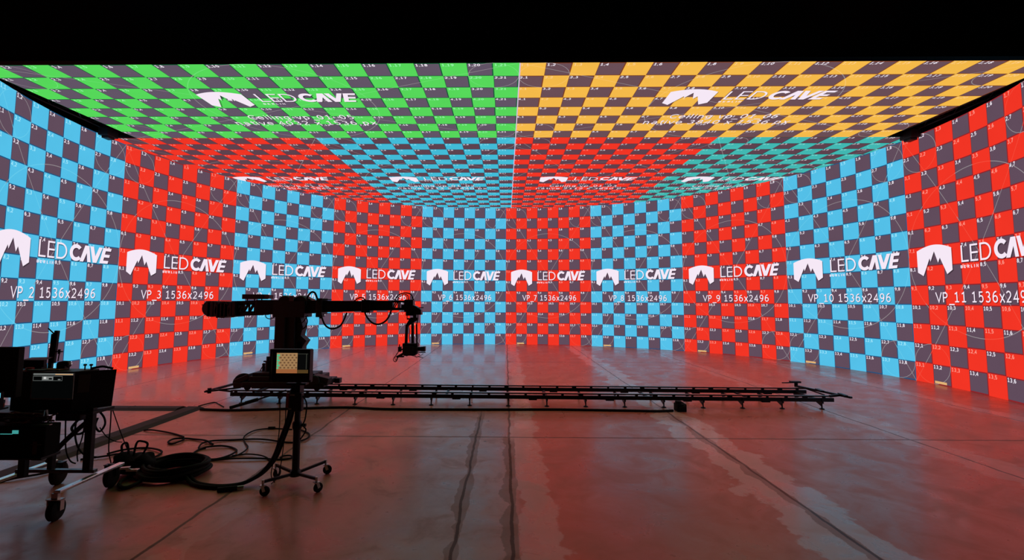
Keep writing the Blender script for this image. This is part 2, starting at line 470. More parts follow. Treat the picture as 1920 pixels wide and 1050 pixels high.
def emblem_and_name():
    """(verts, faces) list in tile units, v downwards: arched emblem with two peaks cut out, then the two-weight name"""
    S = []
    top = [(0.5 + 2 * i / 12, 6.18 - 0.25 * math.sin(math.pi * i / 12) ** 0.9) for i in range(13)]
    low = [(0.5, 7.3), (0.81, 7.5), (1.22, 6.60), (1.27, 6.78), (1.5, 6.27), (1.70, 6.87), (1.81, 6.62), (2.18, 7.47), (2.5, 7.27)]
    vs_ = top + low[::-1]
    S.append((vs_, [tuple(range(len(vs_)))]))
    T, B, w = 6.15, 6.95, 0.085
    S.append(rect(3.02, 3.02 + w, T, B)); S.append(rect(3.02 + w, 3.44, B - w, B))                     # L
    S.append(rect(3.54, 3.54 + w, T, B))                                                              # E
    for a in (T, (T + B - w) / 2, B - w): S.append(rect(3.54 + w, 3.96, a, a + w))
    S.append(rect(4.08, 4.08 + w, T, B))                                                              # D
    cyy = (T + B) / 2
    S.append(stroke_ring([(4.08 + w, T)] + arc(4.33, cyy, 0.38, 0.40, -90, 90, 14) + [(4.08 + w, B)],
                         [(4.08 + w, T + w)] + arc(4.33, cyy, 0.38 - w, 0.40 - w, -90, 90, 14) + [(4.08 + w, B - w)]))
    T, B, w = 6.12, 6.97, 0.19
    cyy = (T + B) / 2
    S.append(stroke_ring(arc(5.27, cyy, 0.40, 0.43, 318, 42, 20), arc(5.27, cyy, 0.40 - w, 0.43 - w, 318, 42, 20)))   # C
    S.append(([(5.5, B), (5.73, B), (5.93, 6.5), (5.99, B), (6.2, B), (6.06, T), (5.8, T)], [(0, 1, 2, 6), (2, 3, 4, 5), (2, 5, 6)]))   # A without bar
    S.append(([(6.12, T), (6.34, T), (6.47, 6.62), (6.68, T), (6.9, T), (6.56, B), (6.33, B)], [(0, 1, 2, 6), (2, 3, 4, 5), (2, 5, 6)]))  # V
    def sh(u, v): return (u + (B - v) * 0.24, v)
    S.append(([sh(6.74, T), sh(6.95, T), sh(6.95, B), sh(6.74, B)], [(0, 1, 2, 3)]))
    for a in (T, (T + B) / 2 - 0.075, B - 0.16):
        S.append(([sh(6.95, a), sh(7.27, a), sh(7.27, a + 0.16), sh(6.95, a + 0.16)], [(0, 1, 2, 3)]))
    return S
EMB = emblem_and_name()
def berlin():
    V, F = [], []
    def put(st_, x):
        for p in st_:
            v, f = thick([(a + x, c) for a, c in p], 0.2); b = len(V); V.extend(v); F.extend([tuple(i + b for i in q) for q in f])
    put([[(0, .1), (0, .9), (.3, .9)] + arc(.3, .7, .2, .2, 90, -90, 4) + [(0, .5)], [(.3, .5)] + arc(.3, .3, .22, .2, 90, -90, 4) + [(0, .1)]], 0)
    put([[(.5, .1), (0, .1), (0, .9), (.5, .9)], [(0, .5), (.4, .5)]], 1.2)
    put([[(0, 0), (0, .9), (.3, .9)] + arc(.3, .7, .2, .2, 90, -90, 4) + [(0, .5)], [(.25, .5), (.5, 0)]], 2.4)
    put([[(0, 1), (0, .1), (.45, .1)]], 3.6)
    put([[(0, 0), (0, 1)]], 4.7)
    put([[(0, 0), (0, 1), (.5, 0), (.5, 1)]], 5.4)
    return [(a * 0.14, c * 0.14) for a, c in V], F
BER_V, BER_F = berlin()
BER_W = max(p[0] for p in BER_V)

def clean_overlay(parts, fmap, off, mb, mi, split, us):
    """flatten shapes (tile units) onto the mapped surface, cut at tile edges when the surface bends"""
    bm = bmesh.new()
    for vs_, fs in parts:
        bv = [bm.verts.new((a, b_, 0)) for a, b_ in vs_]
        for f in fs:
            try: bm.faces.new([bv[i] for i in f])
            except ValueError: pass
    if split:
        for u in us:
            bmesh.ops.bisect_plane(bm, geom=bm.verts[:] + bm.edges[:] + bm.faces[:], plane_co=(u, 0, 0), plane_no=(1, 0, 0), dist=1e-5)
    bm.normal_update()
    bmesh.ops.triangulate(bm, faces=bm.faces[:])
    bm.verts.index_update()
    mb.add([fmap(v.co.x, v.co.y, off) for v in bm.verts], [tuple(v.index for v in f.verts) for f in bm.faces], mi)
    bm.free()

def screen(fmap, cols, rows, colour, dark, logo_uv, captions, parent, bend, strip=True, seam=False):
    tile, edge, numc, linec = PAL[colour]
    mats = [led('led_' + colour, tile), dark, led('led_edge_' + colour, edge), WHITE, NUM,
            led('led_number_' + colour, numc, sample=False), LINE, led('led_line_' + colour, linec, sample=False), SHADE, STRIP if strip else led('led_seam_lilac', (214, 190, 220), sample=False)]
    mb = MB()
    def quad(u0, u1, v0, v1, mi, off=0.0):
        mb.add([fmap(u0, v0, off), fmap(u1, v0, off), fmap(u1, v1, off), fmap(u0, v1, off)], [(0, 3, 2, 1)], mi)
    for r in range(rows):
        for c in range(cols):
            if (r + c) % 2 == 0: quad(c, c + 1, r, r + 1, 0)
            else:
                a, b_ = 0.02, 0.05
                quad(c + a, c + 1 - b_, r + b_, r + 1 - b_, 1)
                quad(c, c + a, r, r + 1, 2); quad(c + 1 - b_, c + 1, r, r + 1, 2)
                quad(c + a, c + 1 - b_, r, r + b_, 2); quad(c + a, c + 1 - b_, r + 1 - b_, r + 1, 2)
    # thin alignment lines: two diagonals, one big circle, four corner circles
    def line(pts, w):
        for (a, b_) in zip(pts[:-1], pts[1:]):
            mu, mv = (a[0] + b_[0]) / 2, (a[1] + b_[1]) / 2
            if not (0 <= mu < cols and 0 <= mv < rows): continue
            d = math.hypot(b_[0] - a[0], b_[1] - a[1]); nx, ny = -(b_[1] - a[1]) / d * w, (b_[0] - a[0]) / d * w
            mi = 6 if (int(mu) + int(mv)) % 2 else 7
            mb.add([fmap(a[0] + nx, a[1] + ny, 0.0012), fmap(b_[0] + nx, b_[1] + ny, 0.0012),
                    fmap(b_[0] - nx, b_[1] - ny, 0.0012), fmap(a[0] - nx, a[1] - ny, 0.0012)], [(0, 1, 2, 3)], mi)
    k = max(cols, rows) * 4
    line([(cols * i / k, rows * i / k) for i in range(k + 1)], 0.014)
    line([(cols * (1 - i / k), rows * i / k) for i in range(k + 1)], 0.014)
    R = min(cols, rows) / 2
    line(arc(cols / 2, rows / 2, R, R, 0, 360, int(R * 24)), 0.016)
    rr = 1.0
    for cu_ in (rr, cols - rr):
        for cv in (rr, rows - rr): line(arc(cu_, cv, rr, rr, 0, 360, 28), 0.013)
    # tile numbers
    s = 0.17 / CAPH
    for r in range(rows):
        for c in range(cols):
            v, f, w = label_num('%d,%d' % (r + 1, c + 1))
            x0, y0 = c + 0.045, r + 0.045 + 0.17
            mi = 5 if (r + c) % 2 == 0 else 4
            mb.add([fmap(x0 + a * s, y0 - b_ * s, 0.0025) for a, b_ in v], f, mi)
    # emblem, name, captions with their soft drop shadow
    du, dv = logo_uv
    us = range(1, cols)
    emb = [([(a + du, b_ + dv) for a, b_ in vs_], fs) for vs_, fs in EMB]
    emb.append(([(a * 0.98 / BER_W + 2.97 + du, 7.24 - b_ + dv) for a, b_ in BER_V], BER_F))
    shd = [([(a + 0.045, b_ + 0.05) for a, b_ in vs_], fs) for vs_, fs in emb[:-1]]
    clean_overlay(shd, fmap, 0.0035, mb, 8, bend, us)
    clean_overlay(emb, fmap, 0.006, mb, 3, bend, us)
    for body, u0, u1, vb, cap in captions:
        tv, tf = CAPT[body]
        w0 = min(p[0] for p in tv); w1 = max(p[0] for p in tv); sx_ = (u1 - u0) / (w1 - w0)
        pts = [(u0 + (a - w0) * sx_, vb - b_ * cap) for a, b_ in tv]
        clean_overlay([([(a + 0.035, b_ + 0.035) for a, b_ in pts], tf)], fmap, 0.0035, mb, 8, bend, us)
        clean_overlay([(pts, tf)], fmap, 0.006, mb, 3, bend, us)
    if cols != 8 and seam: quad(0.0, 0.05, 0, rows, 9, 0.004)
    if strip: quad(1.07, 1.74, rows - 0.17, rows - 0.05, 9, 0.004)
    return build('display', mb, mats, parent)

CAPT = {}
def cap(body):
    if body not in CAPT: CAPT[body] = string_mesh(body)[:2]
    return body

NAMES = {0: 'cyan', 1: 'red'}
sections = []
for s_ in range(12):  # first and last sections are unseen, added to light the floor
    vp = s_ + 1; first = s_ * 8
    colour = 'cyan' if vp % 2 == 0 else 'red'
    c = (WP[first] + WP[first + 8]) / 2; n = WN[first + 4]
    base = WP[first + 4]
    where = {1: 'unseen, added past the left edge for its light', 12: 'unseen, added past the right edge for its light', 2: 'at the left edge of the picture', 11: 'at the right edge of the picture'}.get(vp, 'in the curved wall')
    root = thing('led_wall_section', '%s and grey checkered LED wall section reading VP_%d, %s' % (colour, vp, where), 'LED wall', (base.x, base.y, 0), 'LED wall sections of the curved stage')
    fm = wall_map(first)
    body = cap('VP_%d 1536x2496' % vp)
    u0, u1 = (1.58, 6.62) if vp < 10 else (1.42, 6.78)
    screen(fm, 8, 13, colour, DARK, (0, 0), [(body, u0, u1, 8.86, 0.50)], root, True)
    # cabinets behind the diodes
    cb = MB()
    for k in range(8):
        i = first + k; p, q = WP[i], WP[i + 1]; n0, n1 = WN[i], WN[i + 1]
        for r in range(13):
            z1 = WALL_H - r * 0.5 - 0.002; z0 = z1 - 0.496
            g = 0.003
            P = [p.lerp(q, 0.006) - n0 * g, q.lerp(p, 0.006) - n1 * g, q.lerp(p, 0.006) - n1 * 0.09, p.lerp(q, 0.006) - n0 * 0.09]
            cb.add([(a.x, a.y, z) for z in (z0, z1) for a in P], [(3, 2, 1, 0), (4, 5, 6, 7), (0, 1, 5, 4), (1, 2, 6, 5), (2, 3, 7, 6), (3, 0, 4, 7)])
    build('cabinet', cb, BLACK, root)
    # steel rear frame carrying the cabinets
    fr = MB()
    for k in (0, 4, 8):
        i = first + k; p = WP[i] - WN[i] * 0.16
        t = 0.02 if k == 0 else (-0.02 if k == 8 else 0)
        d = (WP[min(i + 1, NF)] - WP[max(i - 1, 0)]).normalized() * t
        fr.bar((p.x + d.x, p.y + d.y, 0.0), (p.x + d.x, p.y + d.y, WALL_H), 0.04)
    for z in (0.5, 2.5, 4.5, 6.3):
        for k in (0, 4):
            a = WP[first + k] - WN[first + k] * 0.16; b_ = WP[first + k + 4] - WN[first + k + 4] * 0.16
            fr.bar((a.x, a.y, z), (b_.x, b_.y, z), 0.035)
    build('rear_frame', fr, BLACKM, root)

# ------------------------------------------------------------------ LED ceiling
CE = [  # c0, r0, cols, rows, colour, vp number, size, description, logo (du, dv), captions
    (-21, 0, 21, 8, 'green', 5, '4032 x 1536', 'green and grey checkered LED ceiling section at the front left', (6.5, -3.63)),
    (0, 0, 20, 8, 'orange', 6, '3840 x 1536', 'yellow-orange and grey checkered LED ceiling section at the front right', (6.0, -3.72)),
    (-23, 8, 12, 20, 'red', 1, '2304 x 3840', 'red checkered LED ceiling section behind the green one, farthest left', (2.0, 2.05)),
    (-11, 8, 11, 20, 'bright_cyan', 2, '2112 x 3840', 'cyan checkered LED ceiling section left of the central seam', (1.5, 2.05)),
    (0, 8, 11, 20, 'red', 3, '2112 x 3840', 'red checkered LED ceiling section right of the central seam', (1.5, 2.05)),
    (11, 8, 11, 20, 'teal', 4, '2112 x 3840', 'teal checkered LED ceiling section behind the orange one, farthest right', (1.0, 2.05)),
]
for c0, r0, nc, nr, colour, vp, size, desc, (du, dv) in CE:
    cx_ = CX + 0.5 * ((c0 + nc / 2) * cca - (r0 + nr / 2) * csa); cy_ = CY + 0.5 * ((c0 + nc / 2) * csa + (r0 + nr / 2) * cca)
    root = thing('ceiling_led_section', desc, 'LED ceiling', (cx_, cy_, CEIL_Z), 'LED sections of the lit ceiling')
    l1 = cap('Ceiling vp_01_0%d' % vp); l2 = cap('native %s px' % size)
    if nr == 8:
        mid = nc / 2; caps = [(l1, mid - 2.6, mid + 2.55, 5.34, 0.5), (l2, mid - 3.65, mid + 3.5, 6.06, 0.5)]
    else:
        mid = nc / 2; caps = [(l1, mid - 2.6, mid + 2.55, 10.95, 0.5), (l2, mid - 3.6, mid + 3.5, 11.75, 0.5)]
    fm = ceil_map(c0, r0)
    screen(fm, nc, nr, colour, {'green': DARKG, 'orange': DARKO}.get(colour, DARKC), (du, dv), caps, root, False, strip=False, seam=(c0 == 0))
    cb = MB()
    for r in range(nr):
        for c in range(nc):
            e = 0.004
            P = [fm(c + e, r + e, 0), fm(c + 1 - e, r + e, 0), fm(c + 1 - e, r + 1 - e, 0), fm(c + e, r + 1 - e, 0)]
            cb.add([(a[0], a[1], z) for z in (CEIL_Z + 0.004, CEIL_Z + 0.085) for a in P], [(3, 2, 1, 0), (4, 5, 6, 7), (0, 1, 5, 4), (1, 2, 6, 5), (2, 3, 7, 6), (3, 0, 4, 7)])
    build('cabinet', cb, BLACK, root)

# trusses beside the front ceiling sections, with the hoist clamps at their far ends
def truss(x0, y0, x1, y1, z, label):
    root = thing('lighting_truss', label, 'truss', (x0, y0, z), 'black trusses along the ceiling edges')
    a = Vector((x0, y0)); b_ = Vector((x1, y1)); d = (b_ - a).normalized(); n = Vector((d.y, -d.x)); L = (b_ - a).length
    ch = MB(); lc = MB()
    for sx_ in (-0.145, 0.145):
        for zz in (0.025, 0.265):
            p = a + n * sx_; q = b_ + n * sx_
            ch.cyl((p.x, p.y, z + zz), (q.x, q.y, z + zz), 0.025, 10)
    k = int(L / 0.4)
    for i in range(k):
        p = a + d * (L * i / k); q = a + d * (L * (i + 1) / k)
        for sx_ in (-0.145, 0.145):
            s0, s1 = (0.025, 0.265) if i % 2 else (0.265, 0.025)
            lc.cyl((p.x + n.x * sx_, p.y + n.y * sx_, z + s0), (q.x + n.x * sx_, q.y + n.y * sx_, z + s1), 0.01, 6)
        for zz in (0.025, 0.265):
            s0, s1 = (-0.145, 0.145) if i % 2 else (0.145, -0.145)
            lc.cyl((p.x + n.x * s0, p.y + n.y * s0, z + zz), (q.x + n.x * s1, q.y + n.y * s1, z + zz), 0.01, 6)
    build('chord', ch, BLACKM, root); build('lacing', lc, BLACKM, root)
    cl = MB(); e = b_ - d * 0.15
    cl.box((e.x, e.y, z - 0.12), (0.26, 0.36, 0.2)); cl.box((e.x, e.y, z - 0.24), (0.18, 0.22, 0.08))
    cl.cyl((e.x, e.y - 0.12, z - 0.02), (e.x, e.y + 0.12, z - 0.02), 0.05)
    build('clamp', cl, BLACK, root, bevel=0.01)
truss(-10.31, 3.6, -10.47, 12.35, 6.62, 'black truss above the left LED wall beside the green ceiling')
truss(10.75, 3.6, 10.98, 12.2, 6.62, 'black truss above the right LED wall beside the orange ceiling')

# ------------------------------------------------------------------ crane track
def ry_(x): return 9.29 - 0.0226 * x          # near rail line
TRX0, TRX1, GAUGE = -5.28, 6.52, 0.80
track = thing('crane_track', 'long black two-rail crane track lying across the concrete floor', 'track', (0.6, 9.7, 0))
for side in (0, 1):
    off = side * GAUGE
    rb_ = MB()
    rb_.bar((TRX0, ry_(TRX0) + off, 0.247), (TRX1, ry_(TRX1) + off, 0.247), 0.05, 0.022)
    rb_.bar((TRX0, ry_(TRX0) + off, 0.178), (TRX1, ry_(TRX1) + off, 0.178), 0.05, 0.072)
    x = TRX0 + 0.1; i = 0
    while x < TRX1:
        w = (0.05, 0.035, 0.05, 0.09)[i % 4]
        rb_.box((x, ry_(x) + off, 0.225), (w, 0.04, 0.03), rz=-0.0226); x += 0.36; i += 1
    x = TRX0 + 1.5 + side * 0.5
    while x < TRX1:
        rb_.box((x, ry_(x) + off, 0.165), (0.16, 0.066, 0.085), rz=-0.0226); x += 1.5
    r_ = build('rail', rb_, BLACKM, track, bevel=0.004)
    rs = MB(); rs.bar((TRX0 + 0.01, ry_(TRX0) + off, 0.2595), (TRX1 - 0.01, ry_(TRX1) + off, 0.2595), 0.042, 0.003)  # pale metal strip: reflection of the wall put into the rail top colour
    build('running_surface', rs, pbr('rail_top_reflection', (150, 138, 130), 0.3, 1.0), r_)['label'] = 'pale metal rail top standing in for the wall reflected on it'
    fx = TRX0 + 0.22
    while fx < TRX1:
        y = ry_(fx) + off; f_ = MB()
        f_.cyl((fx, y, 0.0), (fx, y, 0.018), 0.05, 14, 0.035)
        f_.cyl((fx, y, 0.018), (fx, y, 0.15), 0.013, 8)
        f_.box((fx, y, 0.16), (0.03, 0.075, 0.1))
        s = 1 if side == 0 else -1
        a = [(fx - 0.012, y, 0.145), (fx - 0.012, y, 0.05), (fx - 0.012, y + 0.25 * s, 0.145)]
        b_ = [(fx + 0.012, p[1], p[2]) for p in a]
        f_.add(a + b_, [(0, 1, 2), (5, 4, 3), (0, 3, 4, 1), (1, 4, 5, 2), (2, 5, 3, 0)])
        build('foot', f_, BLACKM, track)
        fx += 0.757
for x in (-4.9, -3.0, -1.0, 1.0, 3.0, 5.0, 6.3):
    t_ = MB(); t_.bar((x, ry_(x), 0.165), (x, ry_(x) + GAUGE, 0.165), 0.04, 0.03); build('cross_tie', t_, BLACKM, track)
# end stops
e = MB()
e.bar((-5.70, 9.30, 0.25), (-5.62, 10.15, 0.25), 0.045); e.bar((-5.66, 9.50, 0.25), (-5.27, 9.45, 0.22), 0.03); e.bar((-5.64, 10.1, 0.25), (-5.27, 10.2, 0.22), 0.03)
e.bar((-5.72, 9.26, 0.25), (-5.2, 9.62, 0.27), 0.03); e.cyl((-5.69, 9.38, 0.2), (-5.69, 9.38, 0.3), 0.035)
build('end_stop', e, BLACKM, track)
e = MB()
e.bar((6.42, 10.08, 0.27), (6.69, 8.90, 0.27), 0.045, 0.035); e.bar((6.44, 9.13, 0.25), (6.62, 9.13, 0.27), 0.04)
e.bar((6.5, 9.95, 0.25), (6.46, 9.3, 0.24), 0.02); e.box((6.54, 9.55, 0.28), (0.07, 0.24, 0.035), rz=-0.2); e.box((6.66, 9.08, 0.28), (0.06, 0.26, 0.04), rz=-0.2)
e.cyl((6.42, 10.1, 0.25), (6.42, 10.1, 0.36), 0.035); e.box((6.40, 10.1, 0.355), (0.2, 0.1, 0.035)); e.bar((6.40, 10.1, 0.34), (6.12, 10.1, 0.335), 0.02)
build('end_stop', e, BLACKM, track)

# ------------------------------------------------------------------ camera crane
AY = 9.72
crane = thing('camera_crane', 'tall black telescopic camera crane standing on the floor track', 'camera crane', (-4.25, AY, 0.258))
d = MB()
d.b2(-5.05, -3.42, 9.36, 10.16, 0.32, 0.42); d.b2(-4.95, -3.55, 9.44, 10.05, 0.42, 0.52)
d.b2(-4.92, -4.55, 9.5, 10.0, 0.52, 0.585); d.b2(-3.98, -3.66, 9.5, 9.95, 0.5, 0.57); d.b2(-5.25, -5.0, 9.42, 9.95, 0.30, 0.40)
d.box((-3.50, 9.5, 0.46), (0.3, 0.22, 0.14), ry=0.25); d.box((-5.1, 9.6, 0.46), (0.3, 0.3, 0.1), ry=-0.4)
build('dolly_deck', d, BLACK, crane, bevel=0.012)
for x in (-4.95, -3.55):
    for y in (ry_(x), ry_(x) + GAUGE):
        w = MB(); w.lathe((x, y - 0.03, 0.318), (0, 1, 0), [(0, 0.03), (0, 0.055), (0.01, 0.06), (0.05, 0.06), (0.06, 0.055), (0.06, 0.03)], 20)
        w.box((x, y, 0.34), (0.16, 0.09, 0.05)); build('wheel', w, RUBBER, crane)
c_ = MB()
c_.b2(-4.53, -4.12, 9.55, 9.92, 0.5, 1.74); c_.b2(-4.5, -4.3, 9.50, 9.56, 0.55, 1.7)
c_.b2(-4.56, -4.52, 9.6, 9.85, 1.15, 1.2)
build('column', c_, BLACK, crane, bevel=0.01)
c_ = MB()
c_.b2(-4.09, -3.98, 9.62, 9.85, 0.5, 1.2); c_.prism([(-4.12, 1.72), (-4.12, 1.06), (-4.0, 1.06), (-3.90, 1.22), (-4.02, 1.32), (-3.98, 1.5), (-4.05, 1.72)], 9.62, 9.85)
c_.b2(-4.11, -3.94, 9.6, 9.87, 0.97, 0.99)
build('side_plate', c_, BLACK, crane, bevel=0.006)
# arm: counterweight end, lattice, outer tube, inner tube
a_ = MB()
a_.b2(-5.92, -5.42, AY - 0.17, AY + 0.17, 1.72, 2.0)
a_.cyl((-5.88, AY - 0.17, 1.87), (-5.88, AY + 0.17, 1.87), 0.155, 24); a_.cyl((-5.6, AY - 0.2, 1.83), (-5.6, AY + 0.2, 1.83), 0.155, 24)
for i in range(7): a_.b2(-5.85 + i * 0.075, -5.79 + i * 0.075, AY - 0.2, AY + 0.2, 1.70 + 0.01 * (i % 2), 2.02 - 0.008 * (i % 3))
a_.cyl((-6.14, AY, 1.94), (-5.9, AY, 1.94), 0.012); a_.cyl((-5.98, AY - .1, 1.97), (-5.98, AY + .1, 1.97), 0.05); a_.cyl((-5.95, AY - .1, 1.74), (-5.95, AY + .1, 1.74), 0.04)
a_.b2(-5.78, -5.64, AY - .1, AY + .1, 1.675, 1.72)
build('counterweight', a_, BLACK, crane, bevel=0.008)
a_ = MB()
def chord(x0, x1, zt0, zt1, zb0, zb1, t, yy):
    a_.bar((x0, yy, zt0 - t / 2), (x1, yy, zt1 - t / 2), 0.03, t); a_.bar((x0, yy, zb0 + t / 2), (x1, yy, zb1 + t / 2), 0.03, t)
for yy in (AY - 0.11, AY + 0.11):
    chord(-5.45, -4.8, 2.02, 2.045, 1.72, 1.735, 0.085, yy)
    x = -5.44
    while x < -4.9:
        a_.bar((x, yy, 1.79), (x + 0.1, yy, 1.975), 0.03, 0.045); a_.bar((x + 0.115, yy, 1.79), (x + 0.115, yy, 1.975), 0.03, 0.02); x += 0.115
for x in (-5.4, -5.1, -4.85):
    a_.bar((x, AY - 0.11, 1.76), (x, AY + 0.11, 1.76), 0.04); a_.bar((x, AY - 0.11, 1.99), (x, AY + 0.11, 1.99), 0.04)
build('lattice', a_, BLACKM, crane)
a_ = MB()
a_.prism([(-4.95, 1.74), (-3.62, 1.785), (-3.62, 2.045), (-4.95, 2.05)], AY - 0.15, AY + 0.15)
build('outer_boom', a_, BLACKM, crane, bevel=0.012)
a_ = MB()
a_.prism([(-3.64, 1.80), (-2.6, 1.83), (-2.6, 2.04), (-3.64, 2.04)], AY - 0.12, AY + 0.12)
a_.b2(-2.78, -2.60, AY - 0.15, AY + 0.15, 1.80, 2.06)
build('middle_boom', a_, BLACKM, crane, bevel=0.01)
a_ = MB()
yy = AY
a_.prism([(-2.62, 1.84), (-2.15, 1.845), (-2.15, 2.045), (-2.62, 2.045)], AY - 0.09, AY + 0.09)
for y in (AY - 0.08, AY + 0.08):
    a_.bar((-2.16, y, 1.875), (-1.78, y, 1.875), 0.02, 0.05); a_.bar((-2.16, y, 2.03), (-1.78, y, 2.03), 0.02, 0.04)
    a_.bar((-2.14, y, 1.9), (-2.08, y, 2.02), 0.02, 0.02); a_.bar((-2.03, y, 1.87), (-2.03, y, 2.03), 0.02, 0.05); a_.bar((-1.97, y, 1.93), (-1.9, y, 1.93), 0.02, 0.07)
    a_.bar((-1.9, y, 1.87), (-1.9, y, 2.03), 0.02, 0.06)
build('inner_boom', a_, BLACKM, crane)
a_ = MB()
a_.b2(-3.70, -3.58, AY - 0.17, AY + 0.17, 1.76, 2.09); a_.b2(-3.73, -3.61, AY - 0.1, AY + 0.1, 1.70, 1.78); a_.cyl((-3.66, AY, 1.67), (-3.66, AY, 1.72), 0.03)
a_.b2(-3.6, -3.48, AY - 0.12, AY + 0.12, 2.05, 2.075)
build('boom_collar', a_, BLACK, crane, bevel=0.008)
a_ = MB()
a_.lathe((-4.35, AY - 0.17, 2.0), (0, 1, 0), [(0, 0.13), (0.02, 0.145), (0.3, 0.145), (0.32, 0.13)], 28)
a_.lathe((-4.03, AY - 0.17, 2.0), (0, 1, 0), [(0, 0.13), (0.02, 0.145), (0.3, 0.145), (0.32, 0.13)], 28)
a_.b2(-4.56, -3.92, AY - 0.2, AY + 0.2, 1.70, 2.03); a_.prism([(-3.95, 2.03), (-3.95, 2.11), (-3.86, 2.08), (-3.8, 2.045)], AY - 0.12, AY + 0.12)
build('pivot_housing', a_, BLACK, crane, smooth=True)
a_ = MB(); a_.b2(-4.22, -4.15, AY - 0.21, AY - 0.19, 2.03, 2.14); a_.b2(-4.24, -4.16, AY - 0.2, AY + 0.1, 2.03, 2.12)
build('strap', a_, pbr('dusty_pink_strap', (96, 74, 80), 0.7), crane)
a_ = MB()
a_.b2(-5.25, -4.82, AY - 0.12, AY + 0.12, 2.065, 2.165); 
for x in (-5.2, -5.05, -4.9): a_.cyl((x, AY, 2.0), (x, AY, 2.07), 0.012)
for x, h in ((-5.06, 0.04), (-4.98, 0.03), (-4.95, 0.045)): a_.cyl((x, AY, 2.16), (x, AY, 2.16 + h), 0.006)
build('control_box', a_, BLACK, crane, bevel=0.006)
a_ = MB(); a_.b2(-4.82, -4.70, AY - 0.1, AY + 0.1, 2.075, 2.155); build('control_box_cap', a_, pbr('dull_red_cap', (90, 36, 34), 0.6), crane, bevel=0.004)
# gear on the dolly
a_ = MB(); a_.tube([(-5.30, 9.62, 0.26), (-5.33, 9.62, 0.38), (-5.25, 9.62, 0.49), (-5.12, 9.62, 0.52), (-4.95, 9.62, 0.47), (-4.8, 9.62, 0.42)], 0.035, 12)
build('hose', a_, RUBBER, crane, smooth=True)
a_ = MB(); a_.cyl((-4.73, 9.75, 0.57), (-4.73, 9.75, 0.78), 0.05, 16); a_.cyl((-4.73, 9.75, 0.78), (-4.73, 9.75, 0.88), 0.035, 14); a_.box((-4.75, 9.75, 0.78), (0.13, 0.05, 0.025))
a_.tube([(-4.66, 9.75, 0.58), (-4.63, 9.75, 0.7), (-4.66, 9.75, 0.74), (-4.69, 9.75, 0.76)], 0.01, 6)
build('hydraulic_pump', a_, BLACK, crane, smooth=True)
a_ = MB(); a_.cyl((-4.84, 9.8, 0.57), (-4.84, 9.8, 0.68), 0.03, 12); a_.lathe((-4.84, 9.8, 0.68), (0, 0, 1), [(0, 0.02), (0.02, 0.035), (0.05, 0.03), (0.06, 0.005)], 12)
a_.bar((-4.93, 9.8, 0.54), (-4.85, 9.8, 0.7), 0.015); a_.bar((-4.9, 9.8, 0.54), (-4.8, 9.8, 0.66), 0.012)
build('brake_lever', a_, BLACK, crane)
a_ = MB(); a_.lathe((-3.86, 9.50, 0.56), (0.35, -0.9, 0.25), [(0, 0.02), (0, 0.15), (0.05, 0.16), (0.08, 0.15), (0.08, 0.02)], 32)
build('steering_wheel', a_, RUBBER, crane, smooth=True)
a_ = MB(); a_.tube([Vector((-3.83, 9.42, 0.58)) + 0.125 * Vector((math.cos(t), 0.35 * math.cos(t), math.sin(t))) for t in [math.radians(200 + 12 * i) for i in range(12)]], 0.008, 6, 2)
build('steering_wheel_rim', a_, STEEL, crane, smooth=True)
a_ = MB(); a_.lathe((-3.62, 9.35, 0.44), (0, 1, 0), [(0, 0.04), (0, 0.1), (0.02, 0.12), (0.16, 0.12), (0.18, 0.1)], 24)
build('drive_motor', a_, BLACK, crane, smooth=True)
a_ = MB(); a_.b2(-3.42, -3.31, 9.98, 10.12, 0.30, 0.40); a_.bar((-3.6, 10.05, 0.34), (-3.4, 10.05, 0.33), 0.05); build('end_buffer', a_, BLACK, crane)
# hanging cables of the crane
def dz(pts, y=AY - 0.18): return [(a, y, b) for a, b in pts]
for pts, r in (([(-3.60, 1.80), (-3.56, 1.68), (-3.49, 1.54), (-3.36, 1.47), (-3.2, 1.52), (-3.12, 1.64), (-3.06, 1.80)], 0.018),
               ([(-2.70, 1.84), (-2.65, 1.72), (-2.54, 1.60), (-2.41, 1.565), (-2.28, 1.62), (-2.2, 1.72), (-2.15, 1.86)], 0.018),
               ([(-3.88, 2.03), (-3.87, 2.12), (-3.8, 2.21), (-3.73, 2.20), (-3.68, 2.10), (-3.66, 2.0)], 0.020),
               ([(-2.92, 2.03), (-2.84, 2.09), (-2.76, 2.105), (-2.66, 2.04)], 0.012),
               ([(-2.08, 2.04), (-2.04, 2.13), (-1.95, 2.19), (-1.84, 2.205), (-1.75, 2.17), (-1.70, 2.06)], 0.012),
               ([(-2.06, 2.02), (-2.0, 2.12), (-1.9, 2.17), (-1.82, 2.15), (-1.80, 2.02)], 0.008),
               ([(-3.90, 1.72), (-3.86, 1.62), (-3.9, 1.5), (-4.0, 1.44)], 0.012),
               ([(-3.86, 1.74), (-3.92, 1.64), (-3.98, 1.58), (-4.05, 1.56)], 0.010),
               ([(-4.72, 1.75), (-4.7, 1.69), (-4.62, 1.665), (-4.54, 1.70), (-4.53, 1.76)], 0.009)):
    a_ = MB(); a_.tube(dz(pts), r, 8, 6); build('cable', a_, RUBBER, crane, smooth=True)
